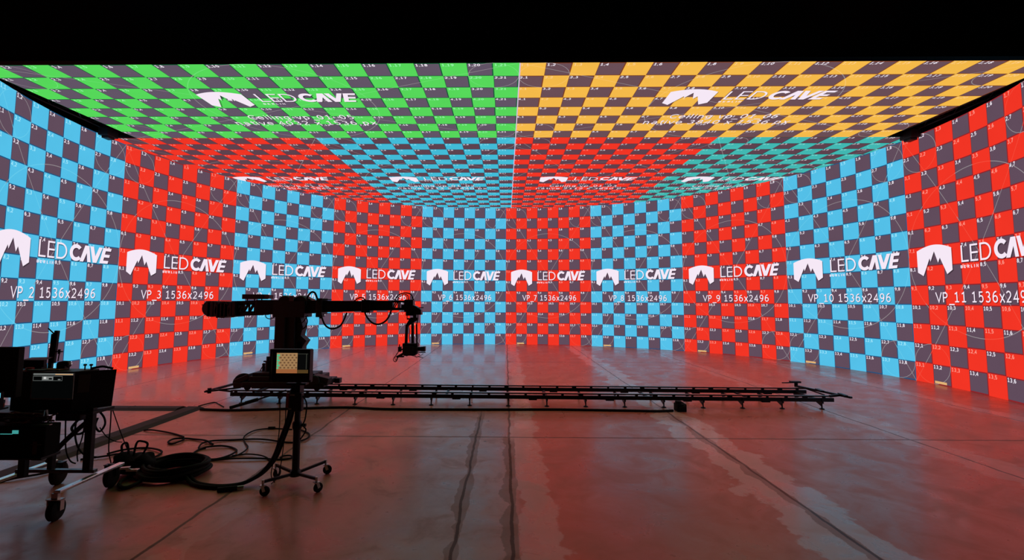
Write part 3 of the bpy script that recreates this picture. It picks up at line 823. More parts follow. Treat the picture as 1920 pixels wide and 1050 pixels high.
# nose and remote head
a_ = MB()
a_.b2(-1.90, -1.72, AY - 0.12, AY + 0.12, 1.82, 2.07); a_.prism([(-1.78, 1.98), (-1.66, 1.93), (-1.56, 1.86), (-1.55, 1.76), (-1.78, 1.76)], AY - 0.1, AY + 0.1)
a_.b2(-1.87, -1.70, AY - 0.1, AY + 0.1, 1.74, 1.84); a_.cyl((-1.74, AY, 1.90), (-1.52, AY, 1.905), 0.01)
for x in (-1.88, -1.84, -1.80, -1.76): a_.cyl((x, AY - 0.05, 2.05), (x + 0.005, AY - 0.05, 2.15), 0.006)
build('nose', a_, BLACKM, crane, bevel=0.006)
a_ = MB()
a_.cyl((-1.70, AY, 1.76), (-1.70, AY, 1.70), 0.04); a_.prism([(-1.78, 1.70), (-1.63, 1.70), (-1.62, 1.66), (-1.74, 1.58), (-1.84, 1.52), (-1.88, 1.54), (-1.82, 1.64)], AY - 0.06, AY + 0.06)
a_.bar((-1.86, AY, 1.55), (-1.87, AY, 1.14), 0.055, 0.05); a_.bar((-1.76, AY + 0.1, 1.6), (-1.75, AY + 0.1, 1.16), 0.055, 0.05)
a_.tube([(-1.83, AY, 1.55), (-1.80, AY, 1.42), (-1.81, AY, 1.3), (-1.79, AY, 1.2)], 0.008, 6)
a_.bar((-1.635, AY, 1.78), (-1.635, AY, 1.66), 0.02); a_.bar((-1.66, AY, 1.56), (-1.645, AY, 1.16), 0.03); a_.bar((-1.635, AY, 1.67), (-1.66, AY, 1.55), 0.02)
a_.b2(-1.93, -1.62, AY - 0.08, AY + 0.12, 1.10, 1.17)
a_.bar((-1.86, AY, 1.75), (-1.86, AY, 1.67), 0.015); a_.box((-1.83, AY, 1.67), (0.06, 0.05, 0.03))
build('remote_head', a_, BLACK, crane, bevel=0.004)

fc = thing('film_camera', 'small black film camera hanging from the crane remote head', 'camera', (-1.77, AY - 0.02, 1.10))
a_ = MB(); a_.b2(-1.92, -1.62, AY - 0.12, AY + 0.08, 0.955, 1.1); a_.b2(-1.88, -1.70, AY - 0.14, AY - 0.1, 0.97, 1.12); a_.b2(-1.9, -1.66, AY - 0.1, AY + 0.06, 0.925, 0.96); build('body', a_, BLACK, fc, bevel=0.006)
a_ = MB(); a_.lathe((-1.62, AY - 0.02, 1.055), (1, 0, 0), [(0, 0.04), (0.05, 0.045), (0.07, 0.05), (0.13, 0.05), (0.135, 0.03)], 20); build('lens', a_, BLACKM, fc, smooth=True)
a_ = MB(); a_.b2(-1.52, -1.465, AY - 0.08, AY + 0.05, 1.01, 1.105); a_.bar((-1.6, AY, 0.985), (-1.465, AY, 0.985), 0.025, 0.02); build('matte_box', a_, BLACK, fc, bevel=0.003)
a_ = MB(); a_.b2(-2.02, -1.96, AY - 0.08, AY + 0.02, 1.0, 1.1); a_.bar((-2.0, AY - 0.03, 1.10), (-2.0, AY - 0.03, 1.15), 0.02); a_.box((-1.95, AY - 0.02, 0.94), (0.2, 0.1, 0.05), ry=-0.5); a_.box((-1.98, AY - 0.03, 0.90), (0.16, 0.06, 0.03)); a_.bar((-1.96, AY, 1.04), (-1.9, AY, 1.04), 0.03); build('battery', a_, BLACK, fc, bevel=0.004)
for pts, r in (([(-2.0, 1.02), (-2.06, 0.93), (-2.11, 0.86), (-2.10, 0.81), (-2.06, 0.80), (-2.03, 0.86), (-2.04, 0.91), (-1.97, 0.93)], 0.008),
               ([(-2.04, 0.97), (-2.08, 0.88), (-2.06, 0.82), (-2.03, 0.9)], 0.006),
               ([(-1.9, 0.93), (-1.84, 0.915), (-1.80, 0.93), (-1.72, 0.92), (-1.66, 0.9), (-1.60, 0.91), (-1.50, 0.875)], 0.006),
               ([(-1.6, 0.96), (-1.57, 0.93), (-1.53, 0.94), (-1.5, 0.97)], 0.006), ([(-1.68, 0.94), (-1.64, 0.885), (-1.6, 0.9), (-1.56, 0.89)], 0.005)):
    a_ = MB(); a_.tube(dz(pts, AY - 0.06), r, 6, 5); build('camera_cable', a_, RUBBER, fc)

# ------------------------------------------------------------------ things on the floor by the track
def floor_cable(name, label, cat, pts, r, group=None, mat_=None, zs=None):
    z = zs or [r] * len(pts)
    mb = MB(); mb.tube([(p[0], p[1], z[i]) for i, p in enumerate(pts)], r, 8, 6)
    o = build(name, mb, mat_ or RUBBER, smooth=True); recenter(o, (pts[0][0], pts[0][1], 0)); tag(o, label, cat, group); return o
floor_cable('power_cable', 'thick black cable running along the front of the crane track', 'cable',
            [(-5.49, 8.80), (-5.2, 8.76), (-4.73, 8.75), (-3.71, 8.9), (-2.84, 9.01), (-2.1, 8.89), (-0.8, 8.88), (0.3, 8.9), (1.2, 8.92), (2.49, 8.86), (2.98, 8.83), (3.32, 8.88)], 0.022)
floor_cable('thin_cable', 'thin dark cable curving from the cable ramp to the left track end', 'cable',
            [(-5.73, 9.12), (-5.64, 9.45), (-5.45, 9.3), (-5.2, 9.05)], 0.008)
cn = MB(); cn.box((3.48, 8.95, 0.07), (0.18, 0.18, 0.14)); cn.cyl((3.44, 8.93, 0.07), (3.44, 8.93, 0.19), 0.06, 12); cn.tube([(3.38, 8.9, 0.04), (3.5, 8.84, 0.1), (3.56, 8.92, 0.12), (3.5, 9.02, 0.16)], 0.02, 6)
o = build('power_connector', cn, RUBBER, bevel=0.01); recenter(o, (3.48, 8.95, 0)); tag(o, 'black cable connector lump in front of the track middle', 'connector')
rod = MB(); rod.cyl((-4.98, 8.86, 0.035), (-4.66, 9.0, 0.12), 0.03, 12); rod.cyl((-4.66, 9.0, 0.12), (-4.10, 9.235, 0.29), 0.016, 10); rod.cyl((-4.75, 8.97, 0.1), (-4.55, 9.05, 0.155), 0.034, 12)
o = build('steering_bar', rod, BLACKM, smooth=True); recenter(o, (-4.98, 8.86, 0)); tag(o, 'black steering rod leaning from the floor onto the near rail', 'rod')

def ramp(x0, x1, y0, y1, label, along):
    mb = MB(); h = 0.035
    if along == 'x':
        prof = [(y0, 0), (y0 + 0.09, h), (y1 - 0.09, h), (y1, 0)]
        vs_ = [(x, p[0], p[1]) for x in (x0, x1) for p in prof]
    else:
        prof = [(x0, 0), (x0 + 0.09, h), (x1 - 0.09, h), (x1, 0)]
        vs_ = [(p[0], y, p[1]) for y in (y0, y1) for p in prof]
    mb.add(vs_, [(0, 1, 2, 3), (7, 6, 5, 4), (0, 4, 5, 1), (1, 5, 6, 2), (2, 6, 7, 3), (3, 7, 4, 0)])
    L = (x1 - x0) if along == 'x' else (y1 - y0); k = int(L / 0.9)
    for i in range(1, k):
        t = i / k
        if along == 'x': mb.box((x0 + L * t, (y0 + y1) / 2, h + 0.001), (0.012, 0.18, 0.004))
        else: mb.box(((x0 + x1) / 2, y0 + L * t, h + 0.001), (0.18, 0.012, 0.004))
    o = build('cable_ramp', mb, RAMP); recenter(o, ((x0 + x1) / 2, (y0 + y1) / 2, 0)); tag(o, label, 'cable ramp', 'cable ramps on the floor')
ramp(-9.6, -5.93, 8.74, 9.08, 'flat dark cable ramp running left from the corner toward the LED wall', 'x')
ramp(-5.92, -5.52, 5.0, 8.98, 'flat brown cable ramp running toward the equipment cart', 'y')

# thin cables on the near floor
CB = [
 ('short black cable end beside the brown cable ramp', [(-5.5, 7.43), (-5.36, 7.41), (-5.09, 7.33), (-4.85, 7.22), (-4.65, 7.09)], 0.012),
 ('thin black cable with a small bight left of the large loops', [(-4.0, 6.74), (-4.2, 6.89), (-4.42, 6.98), (-4.58, 7.0), (-4.7, 6.95), (-4.69, 6.82), (-4.59, 6.76), (-4.54, 6.88), (-4.57, 6.98)], 0.013),
 ('long thin black cable looping twice behind the monitor stand', [(-3.2, 7.56), (-3.09, 7.5), (-2.89, 7.32), (-2.8, 7.14), (-2.79, 6.98), (-2.91, 6.85), (-3.12, 6.88), (-3.34, 6.94), (-3.56, 6.98), (-3.84, 6.96), (-4.09, 6.89), (-4.16, 6.77), (-4.12, 6.62), (-4.05, 6.53), (-4.0, 6.59), (-3.85, 6.65), (-3.68, 6.62), (-3.52, 6.48), (-3.48, 6.32), (-3.52, 6.19), (-3.62, 6.13), (-3.8, 6.14), (-3.93, 6.21), (-4.02, 6.34), (-4.05, 6.5), (-4.01, 6.59)], 0.012),
 ('thin black S-shaped cable with an inline plug', [(-3.23, 7.53), (-3.57, 7.58), (-3.75, 7.47), (-3.78, 7.27), (-3.74, 7.06), (-3.58, 6.81), (-3.45, 6.63), (-3.39, 6.46), (-3.41, 6.3), (-3.49, 6.19), (-3.58, 6.14)], 0.010),
 ('thin black cable ending in a small loop left of the stand pole', [(-3.85, 6.11), (-3.6, 6.09), (-3.37, 6.13), (-3.03, 6.15), (-2.77, 6.14), (-2.64, 6.18), (-2.69, 6.25), (-2.78, 6.26), (-2.8, 6.2)], 0.011),
 ('short thin cable arc just above the straight cable', [(-3.47, 6.28), (-3.3, 6.32), (-3.1, 6.27), (-2.97, 6.2), (-2.89, 6.1)], 0.009),
 ('thin black cable loop behind the black bag', [(-5.14, 6.31), (-5.06, 6.41), (-4.98, 6.51), (-4.85, 6.57), (-4.69, 6.52), (-4.54, 6.44), (-4.46, 6.37), (-4.43, 6.22), (-4.5, 6.12)], 0.013),
 ('short thin cable between the cart and the black bag', [(-5.3, 6.1), (-5.06, 6.21), (-5.02, 6.31), (-4.88, 6.29), (-4.75, 6.1)], 0.012),
 ('short thin cable reaching from the bag to the cable coil', [(-4.47, 6.06), (-4.35, 6.05), (-4.19, 5.99), (-4.1, 5.9)], 0.010),
 ('thick black cable bight on the floor beside the cart wheel', [(-4.1, 5.68), (-4.17, 5.6), (-4.2, 5.43), (-4.15, 5.29), (-4.05, 5.19), (-3.99, 5.21), (-3.96, 5.31), (-3.99, 5.43), (-4.06, 5.57), (-4.02, 5.68)], 0.02),
 ('black cable on the floor at the left edge near the cart', [(-5.75, 5.3), (-5.55, 5.37), (-5.45, 5.45), (-5.32, 5.56), (-5.25, 5.7)], 0.012),
]
for i, (lb, pts, r) in enumerate(CB):
    # lift strands a little where they cross
    z = [r + 0.012 * (0.5 + 0.5 * math.sin(k * 1.7 + i)) * (0 < k < len(pts) - 1) for k in range(len(pts))]
    floor_cable('floor_cable', lb, 'cable', pts, r, 'loose cables on the near floor', zs=z)
pg = MB(); pg.cyl((-3.52, 7.575, 0.02), (-3.62, 7.565, 0.02), 0.022, 10); o = build('inline_plug', pg, RUBBER); recenter(o, (-3.57, 7.57, 0)); tag(o, 'small black inline plug on the S-shaped cable', 'plug')
# coiled cable
co = MB()
random.seed(3)
for k in range(9):
    cxx, cyy = -3.80 + random.uniform(-0.03, 0.03), 5.66 + random.uniform(-0.03, 0.03); rx = 0.35 + random.uniform(-0.06, 0.03); ryy = 0.30 + random.uniform(-0.05, 0.04)
    z0 = 0.02 + 0.014 * k; a0 = random.uniform(0, 6.28)
    co.tube([(cxx + rx * math.cos(a0 + t * math.pi / 6), cyy + ryy * math.sin(a0 + t * math.pi / 6), z0 + 0.012 * math.sin(t * 1.3 + k)) for t in range(12)], 0.019, 8, 4, closed=True)
o = build('cable_coil', co, RUBBER, smooth=True); recenter(o, (-3.8, 5.66, 0)); tag(o, 'large coil of thick black cable on the floor between cart and stand', 'cable')
# thick loom from the coil up to the stand
for k, (dx_, r) in enumerate(((0.0, 0.021), (0.05, 0.016))):
    pts = [(-3.60, 5.50), (-3.42, 5.36), (-3.25, 5.26), (-3.02, 5.22), (-2.84, 5.26), (-2.72, 5.33), (-2.62, 5.38), (-2.50, 5.36), (-2.42, 5.34), (-2.33, 5.33), (-2.30, 5.33)]
    zz = [0.08, 0.022, 0.022, 0.022, 0.03, 0.06, 0.13, 0.28, 0.48, 0.75, 1.05]
    floor_cable('cable_loom', ('thicker' if k == 0 else 'thinner') + ' black cable sweeping from the coil up to the monitor pole', 'cable',
                [(a + dx_ * 0.4, b + dx_ * 0.9) for a, b in pts], r, 'cables hanging from the monitor stand', zs=zz)
cp_ = MB(); cp_.cyl((-2.98, 5.14, 0.025), (-2.80, 5.2, 0.025), 0.024, 10); cp_.cyl((-2.80, 5.2, 0.025), (-2.74, 5.22, 0.025), 0.018, 10, mi=1)
o = build('cable_plug', cp_, [RUBBER, STEEL], smooth=True); recenter(o, (-2.86, 5.18, 0)); tag(o, 'black plug with a metal tip on the floor at the loom', 'plug')
# bag
bg = bmesh.new()
bmesh.ops.create_icosphere(bg, subdivisions=4, radius=1.0)
for v in bg.verts:
    p = v.co; q = 1 + 0.10 * math.sin(p.x * 5 + 1) * math.sin(p.y * 4) + 0.06 * math.sin(p.z * 9 + p.x * 6)
    x, y, z = p.x * 0.24 * q, p.y * 0.17 * q, p.z
    z = 0.11 + 0.11 * z * q if z > 0 else 0.11 * (1 + z)
    z += max(0, 0.06 * (1 - abs(p.x + 0.55) * 3)) * (p.z > 0) + max(0, 0.05 * (1 - abs(p.x - 0.55) * 3)) * (p.z > 0)
    v.co = Vector((x, y, max(z, 0.0)))
me = bpy.data.meshes.new('equipment_bag'); bg.to_mesh(me); bg.free(); me.materials.append(FABRIC)
me.polygons.foreach_set('use_smooth', [True] * len(me.polygons))
bagroot = thing('equipment_bag', 'slumped black equipment bag on the floor right of the cart', 'bag', (-4.28, 5.66, 0))
o = bpy.data.objects.new('bag_body', me); COL.objects.link(o); o.parent = bagroot
for pts in ([(-4.42, 5.66, 0.2), (-4.44, 5.66, 0.32), (-4.38, 5.66, 0.35), (-4.35, 5.66, 0.22)], [(-4.2, 5.64, 0.18), (-4.12, 5.64, 0.34), (-4.19, 5.64, 0.38), (-4.25, 5.64, 0.36), (-4.28, 5.64, 0.2)]):
    mb = MB(); mb.tube(pts, 0.012, 8, 6); build('bag_handle', mb, FABRIC, bagroot, smooth=True)

# ------------------------------------------------------------------ monitor stand on casters
SX, SY = -2.25, 5.38
st = thing('monitor_stand', 'black rolling monitor stand with four-legged caster base', 'stand', (SX, SY, 0))
mb = MB(); mb.cyl((SX, SY, 0.1), (SX, SY, 0.62), 0.040, 20); mb.cyl((SX, SY, 0.62), (SX, SY, 1.12), 0.032, 20); mb.lathe((SX, SY, 0.08), (0, 0, 1), [(0, 0.03), (0.01, 0.06), (0.05, 0.06), (0.08, 0.042)], 20)
build('pole', mb, BLACK, st, smooth=True)
mb = MB(); mb.lathe((SX, SY, 0.60), (0, 0, 1), [(0, 0.045), (0.02, 0.052), (0.07, 0.052), (0.09, 0.04)], 20); mb.cyl((SX + 0.04, SY, 0.645), (SX + 0.1, SY, 0.645), 0.018, 10)
build('height_clamp', mb, BLACKM, st, smooth=True)
for (wx_, wy_, ang) in ((-2.45, 5.05, 0.1), (-1.92, 5.14, 0.9), (-2.02, 5.68, 0.3), (-2.55, 5.55, 1.2)):
    mb = MB(); mb.bar((SX, SY, 0.115), (wx_, wy_, 0.145), 0.022, 0.028); build('leg', mb, BLACKM, st)
    ct = MB(); ct.cyl((wx_, wy_, 0.105), (wx_, wy_, 0.165), 0.014, 10)
    d_ = Vector((math.cos(ang), math.sin(ang), 0)); n_ = Vector((-d_.y, d_.x, 0)); c0_ = Vector((wx_, wy_, 0)) + d_ * 0.02
    for s in (-1, 1):
        q = c0_ + n_ * 0.022 * s
        ct.bar((q.x, q.y, 0.05), (wx_ + n_.x * 0.022 * s, wy_ + n_.y * 0.022 * s, 0.11), 0.005, 0.03)
    ct.box((wx_, wy_, 0.11), (0.055, 0.055, 0.008), rz=ang)
    f_ = build('caster', ct, STEEL, st)
    wh = MB(); q0 = c0_ - n_ * 0.015; wh.lathe((q0.x, q0.y, 0.05), n_, [(0, 0.02), (0, 0.044), (0.004, 0.05), (0.026, 0.05), (0.03, 0.044), (0.03, 0.02)], 24)
    w_ = build('caster_wheel', wh, RUBBER, f_, smooth=True)
mb = MB(); mb.b2(SX - 0.06, SX + 0.04, SY - 0.06, SY + 0.06, 0.98, 1.12); mb.b2(SX - 0.11, SX + 0.11, SY - 0.08, SY + 0.02, 1.10, 1.125); mb.cyl((SX, SY, 1.1), (SX, SY, 1.2), 0.03)
build('mount_bracket', mb, BLACKM, st, bevel=0.004)
# receiver clamped to the pole
rc = thing('wireless_receiver', 'small black receiver box with a silver edge clamped under the screen', 'receiver', (SX, SY - 0.06, 0.80))
mb = MB(); mb.b2(SX - 0.055, SX + 0.085, SY - 0.12, SY - 0.042, 0.82, 1.02); build('case', mb, BLACK, rc, bevel=0.008)
mb = MB(); mb.b2(SX - 0.045, SX + 0.01, SY - 0.123, SY - 0.12, 0.995, 1.01); build('silver_plate', mb, STEEL, rc)
mb = MB(); mb.b2(SX - 0.05, SX - 0.02, SY - 0.123, SY - 0.12, 0.845, 0.856); build('silver_latch', mb, STEEL, rc)
mb = MB(); mb.b2(SX - 0.088, SX - 0.058, SY - 0.11, SY - 0.07, 0.86, 1.02); build('red_side', mb, REDM, rc, bevel=0.006)
mb = MB(); mb.tube([(SX + 0.08, SY - 0.08, 0.99), (SX + 0.13, SY - 0.08, 0.9), (SX + 0.12, SY - 0.08, 0.74), (SX + 0.09, SY - 0.06, 0.66), (SX + 0.12, SY - 0.05, 0.60), (SX + 0.06, SY - 0.05, 0.5)], 0.008, 8); build('cord', mb, RUBBER, rc, smooth=True)
for k, (dx_, pts) in enumerate(((0, [(-2.42, 5.30, 1.0), (-2.415, 5.3, 0.6), (-2.45, 5.3, 0.35), (-2.5, 5.33, 0.12), (-2.48, 5.38, 0.012)]), (1, [(-2.345, 5.29, 0.98), (-2.345, 5.28, 0.6), (-2.37, 5.29, 0.3), (-2.42, 5.32, 0.1), (-2.50, 5.34, 0.012)]))):
    mb = MB(); mb.tube(pts, 0.005, 6, 6); o = build('hanging_wire', mb, RUBBER); recenter(o, pts[-1]); tag(o, ('left' if k == 0 else 'right') + ' of two thin wires hanging from the stand to the floor', 'wire', 'cables hanging from the monitor stand')

# monitor on the stand
mon = thing('field_monitor', 'black production monitor on the rolling stand showing a tan checkered picture', 'monitor', (SX, SY - 0.03, 1.125))
MX0, MX1, MZ0, MZ1, MY = -2.515, -2.075, 1.135, 1.50, SY - 0.10
mb = MB(); mb.b2(MX0, MX1, MY, MY + 0.06, MZ0, MZ1); mb.b2(MX0 + 0.06, MX1 - 0.06, MY + 0.06, MY + 0.10, MZ0 + 0.05, MZ1 - 0.06); build('housing', mb, BLACK, mon, bevel=0.008)
mb = MB()
for a in ((MX0 - 0.004, MX0 + 0.014), (MX1 - 0.014, MX1 + 0.004)): mb.b2(a[0], a[1], MY - 0.05, MY + 0.02, MZ0 + 0.03, MZ1 + 0.004)
mb.b2(MX0 - 0.004, MX1 + 0.004, MY - 0.05, MY + 0.02, MZ1 - 0.004, MZ1 + 0.008); build('sun_hood', mb, BLACK, mon)
sc = MB()
SU0, SU1, SV0, SV1 = -2.465, -2.108, 1.238, 1.462
tan = led('screen_tan', (158, 122, 82), sample=False); tand = led('screen_brown', (104, 74, 50), sample=False); grn = led('screen_mint', (70, 190, 140), sample=False)
blk = led('screen_black', (8, 8, 8), sample=False); flo = led('screen_floor_brown', (150, 92, 54), sample=False); olv = led('screen_olive', (78, 58, 30), sample=False); gry = led('screen_grey_line', (70, 72, 62), sample=False)
def sq(u0, u1, v0, v1, mi, off=0): sc.add([(SU0 + (SU1 - SU0) * u0, MY - 0.002 - off, SV0 + (SV1 - SV0) * v0), (SU0 + (SU1 - SU0) * u1, MY - 0.002 - off, SV0 + (SV1 - SV0) * v0), (SU0 + (SU1 - SU0) * u1, MY - 0.002 - off, SV0 + (SV1 - SV0) * v1), (SU0 + (SU1 - SU0) * u0, MY - 0.002 - off, SV0 + (SV1 - SV0) * v1)], [(0, 1, 2, 3)], mi)
sq(0, 0.655, 0.2, 1, 0); sq(0, 0.655, 0, 0.2, 4); sq(0.655, 1, 0.17, 1, 3); sq(0.655, 1, 0, 0.17, 5); sq(0.93, 0.945, 0.2, 0.95, 6, 0.0004); sq(0.66, 0.98, 0.95, 0.965, 6, 0.0004)
for r in range(6):
    for c in range(9):
        if (r + c) % 2: sq(0.1 + c * 0.0615, 0.1 + c * 0.0615 + 0.055, 0.93 - r * 0.125 - 0.07, 0.93 - r * 0.125, 1, 0.0006)
for r in range(6): sq(0.01, 0.1 - 0.04 * (r % 2), 0.93 - r * 0.125 - 0.1, 0.93 - r * 0.125, 2, 0.0005)
build('screen', sc, [tan, tand, grn, blk, flo, olv, gry], mon)
for x in (-2.37, -2.14):
    mb = MB(); mb.b2(x, x + 0.045, MY - 0.003, MY, 1.212, 1.218); build('front_button', mb, GREYP, mon)

# ------------------------------------------------------------------ equipment cart
cart = thing('equipment_cart', 'black wheeled equipment cart with chrome side rails at lower left', 'cart', (-4.5, 4.8, 0))
mb = MB(); mb.bar((-4.085, 4.47, 0.262), (-4.12, 5.27, 0.252), 0.062, 0.028); build('side_rail', mb, CHROME, cart, bevel=0.006)
mb = MB(); mb.bar((-4.92, 4.40, 0.262), (-4.90, 5.32, 0.262), 0.062, 0.028); build('side_rail', mb, CHROME, cart, bevel=0.006)
mb = MB(); mb.bar((-4.93, 4.93, 0.292), (-4.12, 4.93, 0.292), 0.05, 0.032); build('cross_bar', mb, pbr('dark_steel_bar', (96, 100, 102), 0.35, 1.0), cart, bevel=0.004)
for x, y, w in ((-4.205, 4.93, 0.075), (-4.60, 4.95, 0.05), (-4.74, 4.80, 0.07)):
    mb = MB(); mb.bar((x, y, 0.28), (x, y, 0.93 if w > 0.06 and y > 4.9 else 0.60), w, 0.05); build('post', mb, BLACK, cart, bevel=0.004)
mb = MB(); mb.b2(-5.3, -4.15, 4.88, 5.16, 0.868, 0.90); mb.b2(-5.3, -4.62, 4.82, 4.9, 0.80, 0.90); mb.b2(-4.55, -4.30, 4.90, 5.1, 0.80, 0.87); build('top_shelf', mb, BLACK, cart, bevel=0.005)
mb = MB(); mb.b2(-5.4, -4.21, 4.42, 4.62, 0.565, 0.588); mb.b2(-4.78, -4.70, 4.6, 4.84, 0.565, 0.588); build('lower_shelf', mb, BLACK, cart, bevel=0.005)
for (x, y, r) in ((-4.225, 5.26, 0.122), (-4.865, 5.32, 0.125), (-4.10, 4.48, 0.10), (-4.93, 4.44, 0.10)):
    mb = MB(); mb.lathe((x - 0.04, y, r), (1, 0.25, 0), [(0, 0.03), (0.0, r * 0.6), (0.005, r * 0.85), (0.02, r), (0.06, r), (0.075, r * 0.85), (0.08, r * 0.6), (0.08, 0.03)], 28)
    w_ = build('wheel', mb, RUBBER, cart, smooth=True)
    mb = MB(); mb.bar((x, y, 0.25), (x, y, r * 1.95), 0.06, 0.03); mb.bar((x - 0.06, y, r * 1.98), (x - 0.055, y, r), 0.01, 0.04); mb.bar((x + 0.062, y, r * 1.98), (x + 0.062, y, r), 0.01, 0.04); mb.b2(x - 0.067, x + 0.067, y - 0.03, y + 0.03, r * 1.93, r * 2.0)
    build('wheel_fork', mb, STEEL if y < 5 else BLACKM, cart)
mb = MB(); mb.box((-4.075, 5.26, 0.205), (0.09, 0.05, 0.02), rz=0.3); mb.box((-4.02, 5.30, 0.17), (0.12, 0.05, 0.02), rz=0.1); mb.bar((-4.08, 5.26, 0.2), (-4.03, 5.3, 0.17), 0.02); build('brake_pedal', mb, STEEL, cart, bevel=0.004)

def case(x0, x1, y0, y1, z0, z1, label, cat='case', name='equipment_case', m=BLACK, bev=0.01):
    root = thing(name, label, cat, ((x0 + x1) / 2, (y0 + y1) / 2, z0))
    mb = MB(); mb.b2(x0, x1, y0, y1, z0, z1); build('case_shell', mb, m, root, bevel=bev); return root
c1 = case(-5.25, -4.205, 4.44, 4.60, 0.59, 0.87, 'wide black equipment case on the lower shelf of the cart', m=FABRIC)
mb = MB(); mb.b2(-4.51, -4.455, 4.435, 4.44, 0.80, 0.832); mb.b2(-4.62, -4.51, 4.435, 4.44, 0.795, 0.80); build('indicator', mb, led('indicator_teal', (62, 150, 146), sample=False), c1)
mb = MB(); mb.b2(-4.33, -4.23, 4.435, 4.44, 0.70, 0.706); build('trim_line', mb, GREYP, c1)
mb = MB(); mb.b2(-4.31, -4.27, 4.435, 4.44, 0.615, 0.73); build('red_latch', mb, pbr('dark_red_latch', (88, 16, 12), 0.6), c1)

HY = 4.88
hm = thing('hooded_monitor', 'black hooded monitor with silver-edged screen on top of the cart', 'monitor', (-4.65, 4.95, 0.90))
mb = MB()
mb.add([(-5.01, HY, 0.903), (-4.37, HY, 0.903), (-4.37, HY, 1.305), (-5.01, HY, 1.305), (-4.93, 5.13, 0.903), (-4.32, 5.13, 0.903), (-4.32, 5.13, 1.30), (-4.93, 5.13, 1.30)],
       [(0, 1, 2, 3), (7, 6, 5, 4), (0, 4, 5, 1), (1, 5, 6, 2), (2, 6, 7, 3), (3, 7, 4, 0)])
build('housing', mb, BLACK, hm, bevel=0.005)
mb = MB()
mb.add([(-4.372, HY, 0.903), (-4.13, 5.09, 0.912), (-4.108, 5.10, 1.298), (-4.372, HY, 1.305), (-4.382, HY + 0.012, 0.903), (-4.14, 5.10, 0.912), (-4.118, 5.11, 1.298), (-4.382, HY + 0.012, 1.305)],
       [(0, 1, 2, 3), (7, 6, 5, 4), (0, 4, 5, 1), (1, 5, 6, 2), (2, 6, 7, 3), (3, 7, 4, 0)])
build('side_flag', mb, pbr('black_foam_board', (30, 20, 21), 0.8), hm)
def onflag(t, z): return (-4.372 + 0.255 * t + 0.004, HY + 0.215 * t - 0.003, z)
mb = MB(); mb.add([onflag(0.10, 1.085), onflag(0.38, 1.085), onflag(0.40, 1.27), onflag(0.12, 1.27)], [(0, 1, 2, 3)]); build('reflection_strip', mb, pbr('brown_reflection', (74, 62, 50), 0.8), hm)  # dim reflection on the side flag, put in as a brown strip
SX0, SX1, SZ0, SZ1 = -4.80, -4.364, 1.022, 1.292
mb = MB()
yy = HY - 0.006
mb.b2(SX0, SX0 + 0.006, yy, HY, SZ0, SZ1); mb.b2(SX1 - 0.006, SX1, yy, HY, SZ0, SZ1); mb.b2(SX0, SX1, yy, HY, SZ0, SZ0 + 0.014); mb.b2(SX0 + 0.2, SX0 + 0.28, yy - 0.002, HY, SZ0 + 0.001, SZ0 + 0.012)
build('bezel', mb, pbr('silver_bezel', (190, 192, 190), 0.5), hm)
sc2 = MB()
def s2(u0, u1, v0, v1, mi, off=0.0): sc2.add([(SX0 + (SX1 - SX0) * u, HY - 0.003 - off, SZ0 + (SZ1 - SZ0) * v) for u, v in ((u0, v0), (u1, v0), (u1, v1), (u0, v1))], [(0, 1, 2, 3)], mi)
s2(0.015, 0.985, 0.05, 0.99, 0); s2(0.03, 0.98, 0.91, 0.985, 1, 0.0005); s2(0.55, 0.97, 0.925, 0.965, 2, 0.001)
s2(0.03, 0.72, 0.70, 0.715, 1, 0.0005); s2(0.03, 0.72, 0.865, 0.88, 1, 0.0005)
for u in (0.03, 0.24, 0.5, 0.715): s2(u, u + 0.008, 0.70, 0.88, 1, 0.0006)
s2(0.25, 0.5, 0.725, 0.86, 3, 0.0005); s2(0.28, 0.34, 0.77, 0.85, 4, 0.0008); s2(0.4, 0.48, 0.745, 0.81, 0, 0.0008); s2(0.62, 0.68, 0.735, 0.77, 3, 0.0008)
build('screen', sc2, [led('screen_off_black', (4, 5, 5), sample=False), led('screen_ui_grey', (96, 100, 98), sample=False), led('screen_ui_tan', (196, 156, 110), sample=False), led('screen_ui_light', (120, 124, 122), sample=False), led('screen_ui_white', (200, 200, 198), sample=False)], hm)
mb = MB(); mb.b2(-4.51, -4.50, HY - 0.062, HY - 0.058, 0.815, 0.823); 
o = build('power_light', mb, led('power_light_violet', (80, 60, 200), sample=False)); recenter(o, (-4.505, HY - 0.06, 0.815)); o['label'] = 'tiny violet power light'; o.parent = cart; o.location = (-4.505 + 4.5, HY - 0.06 - 4.8 + 0.0, 0.815)

bm_ = thing('wide_monitor', 'large black monitor panel at the left edge behind the cart', 'monitor', (-5.1, 4.62, 0.905))
mb = MB(); mb.b2(-5.45, -4.656, 4.58, 4.64, 1.10, 1.583); mb.b2(-5.3, -4.85, 4.64, 4.68, 1.2, 1.5); build('panel', mb, pbr('black_matte_panel', (30, 20, 22), 0.85), bm_, bevel=0.006)
mb = MB(); mb.b2(-5.12, -5.06, 4.64, 4.70, 0.88, 1.3); mb.b2(-5.2, -4.99, 4.62, 4.78, 0.872, 0.885); build('monitor_foot', mb, BLACK, bm_)
r2 = thing('small_monitor', 'small dark monitor lying on the cart top left of the antenna mast', 'monitor', (-4.93, 5.05, 1.306))
mb = MB(); mb.b2(-5.12, -4.83, 5.02, 5.06, 1.33, 1.405); mb.b2(-5.14, -4.86, 5.03, 5.10, 1.306, 1.35); build('housing', mb, BLACK, r2, bevel=0.004)
mb = MB(); mb.add([(-5.07, 5.03, 1.405), (-4.81, 5.03, 1.405), (-4.80, 5.10, 1.428), (-5.04, 5.10, 1.422)], [(0, 1, 2, 3)]); build('top_edge', mb, pbr('navy_plastic', (44, 56, 96), 0.5), r2)
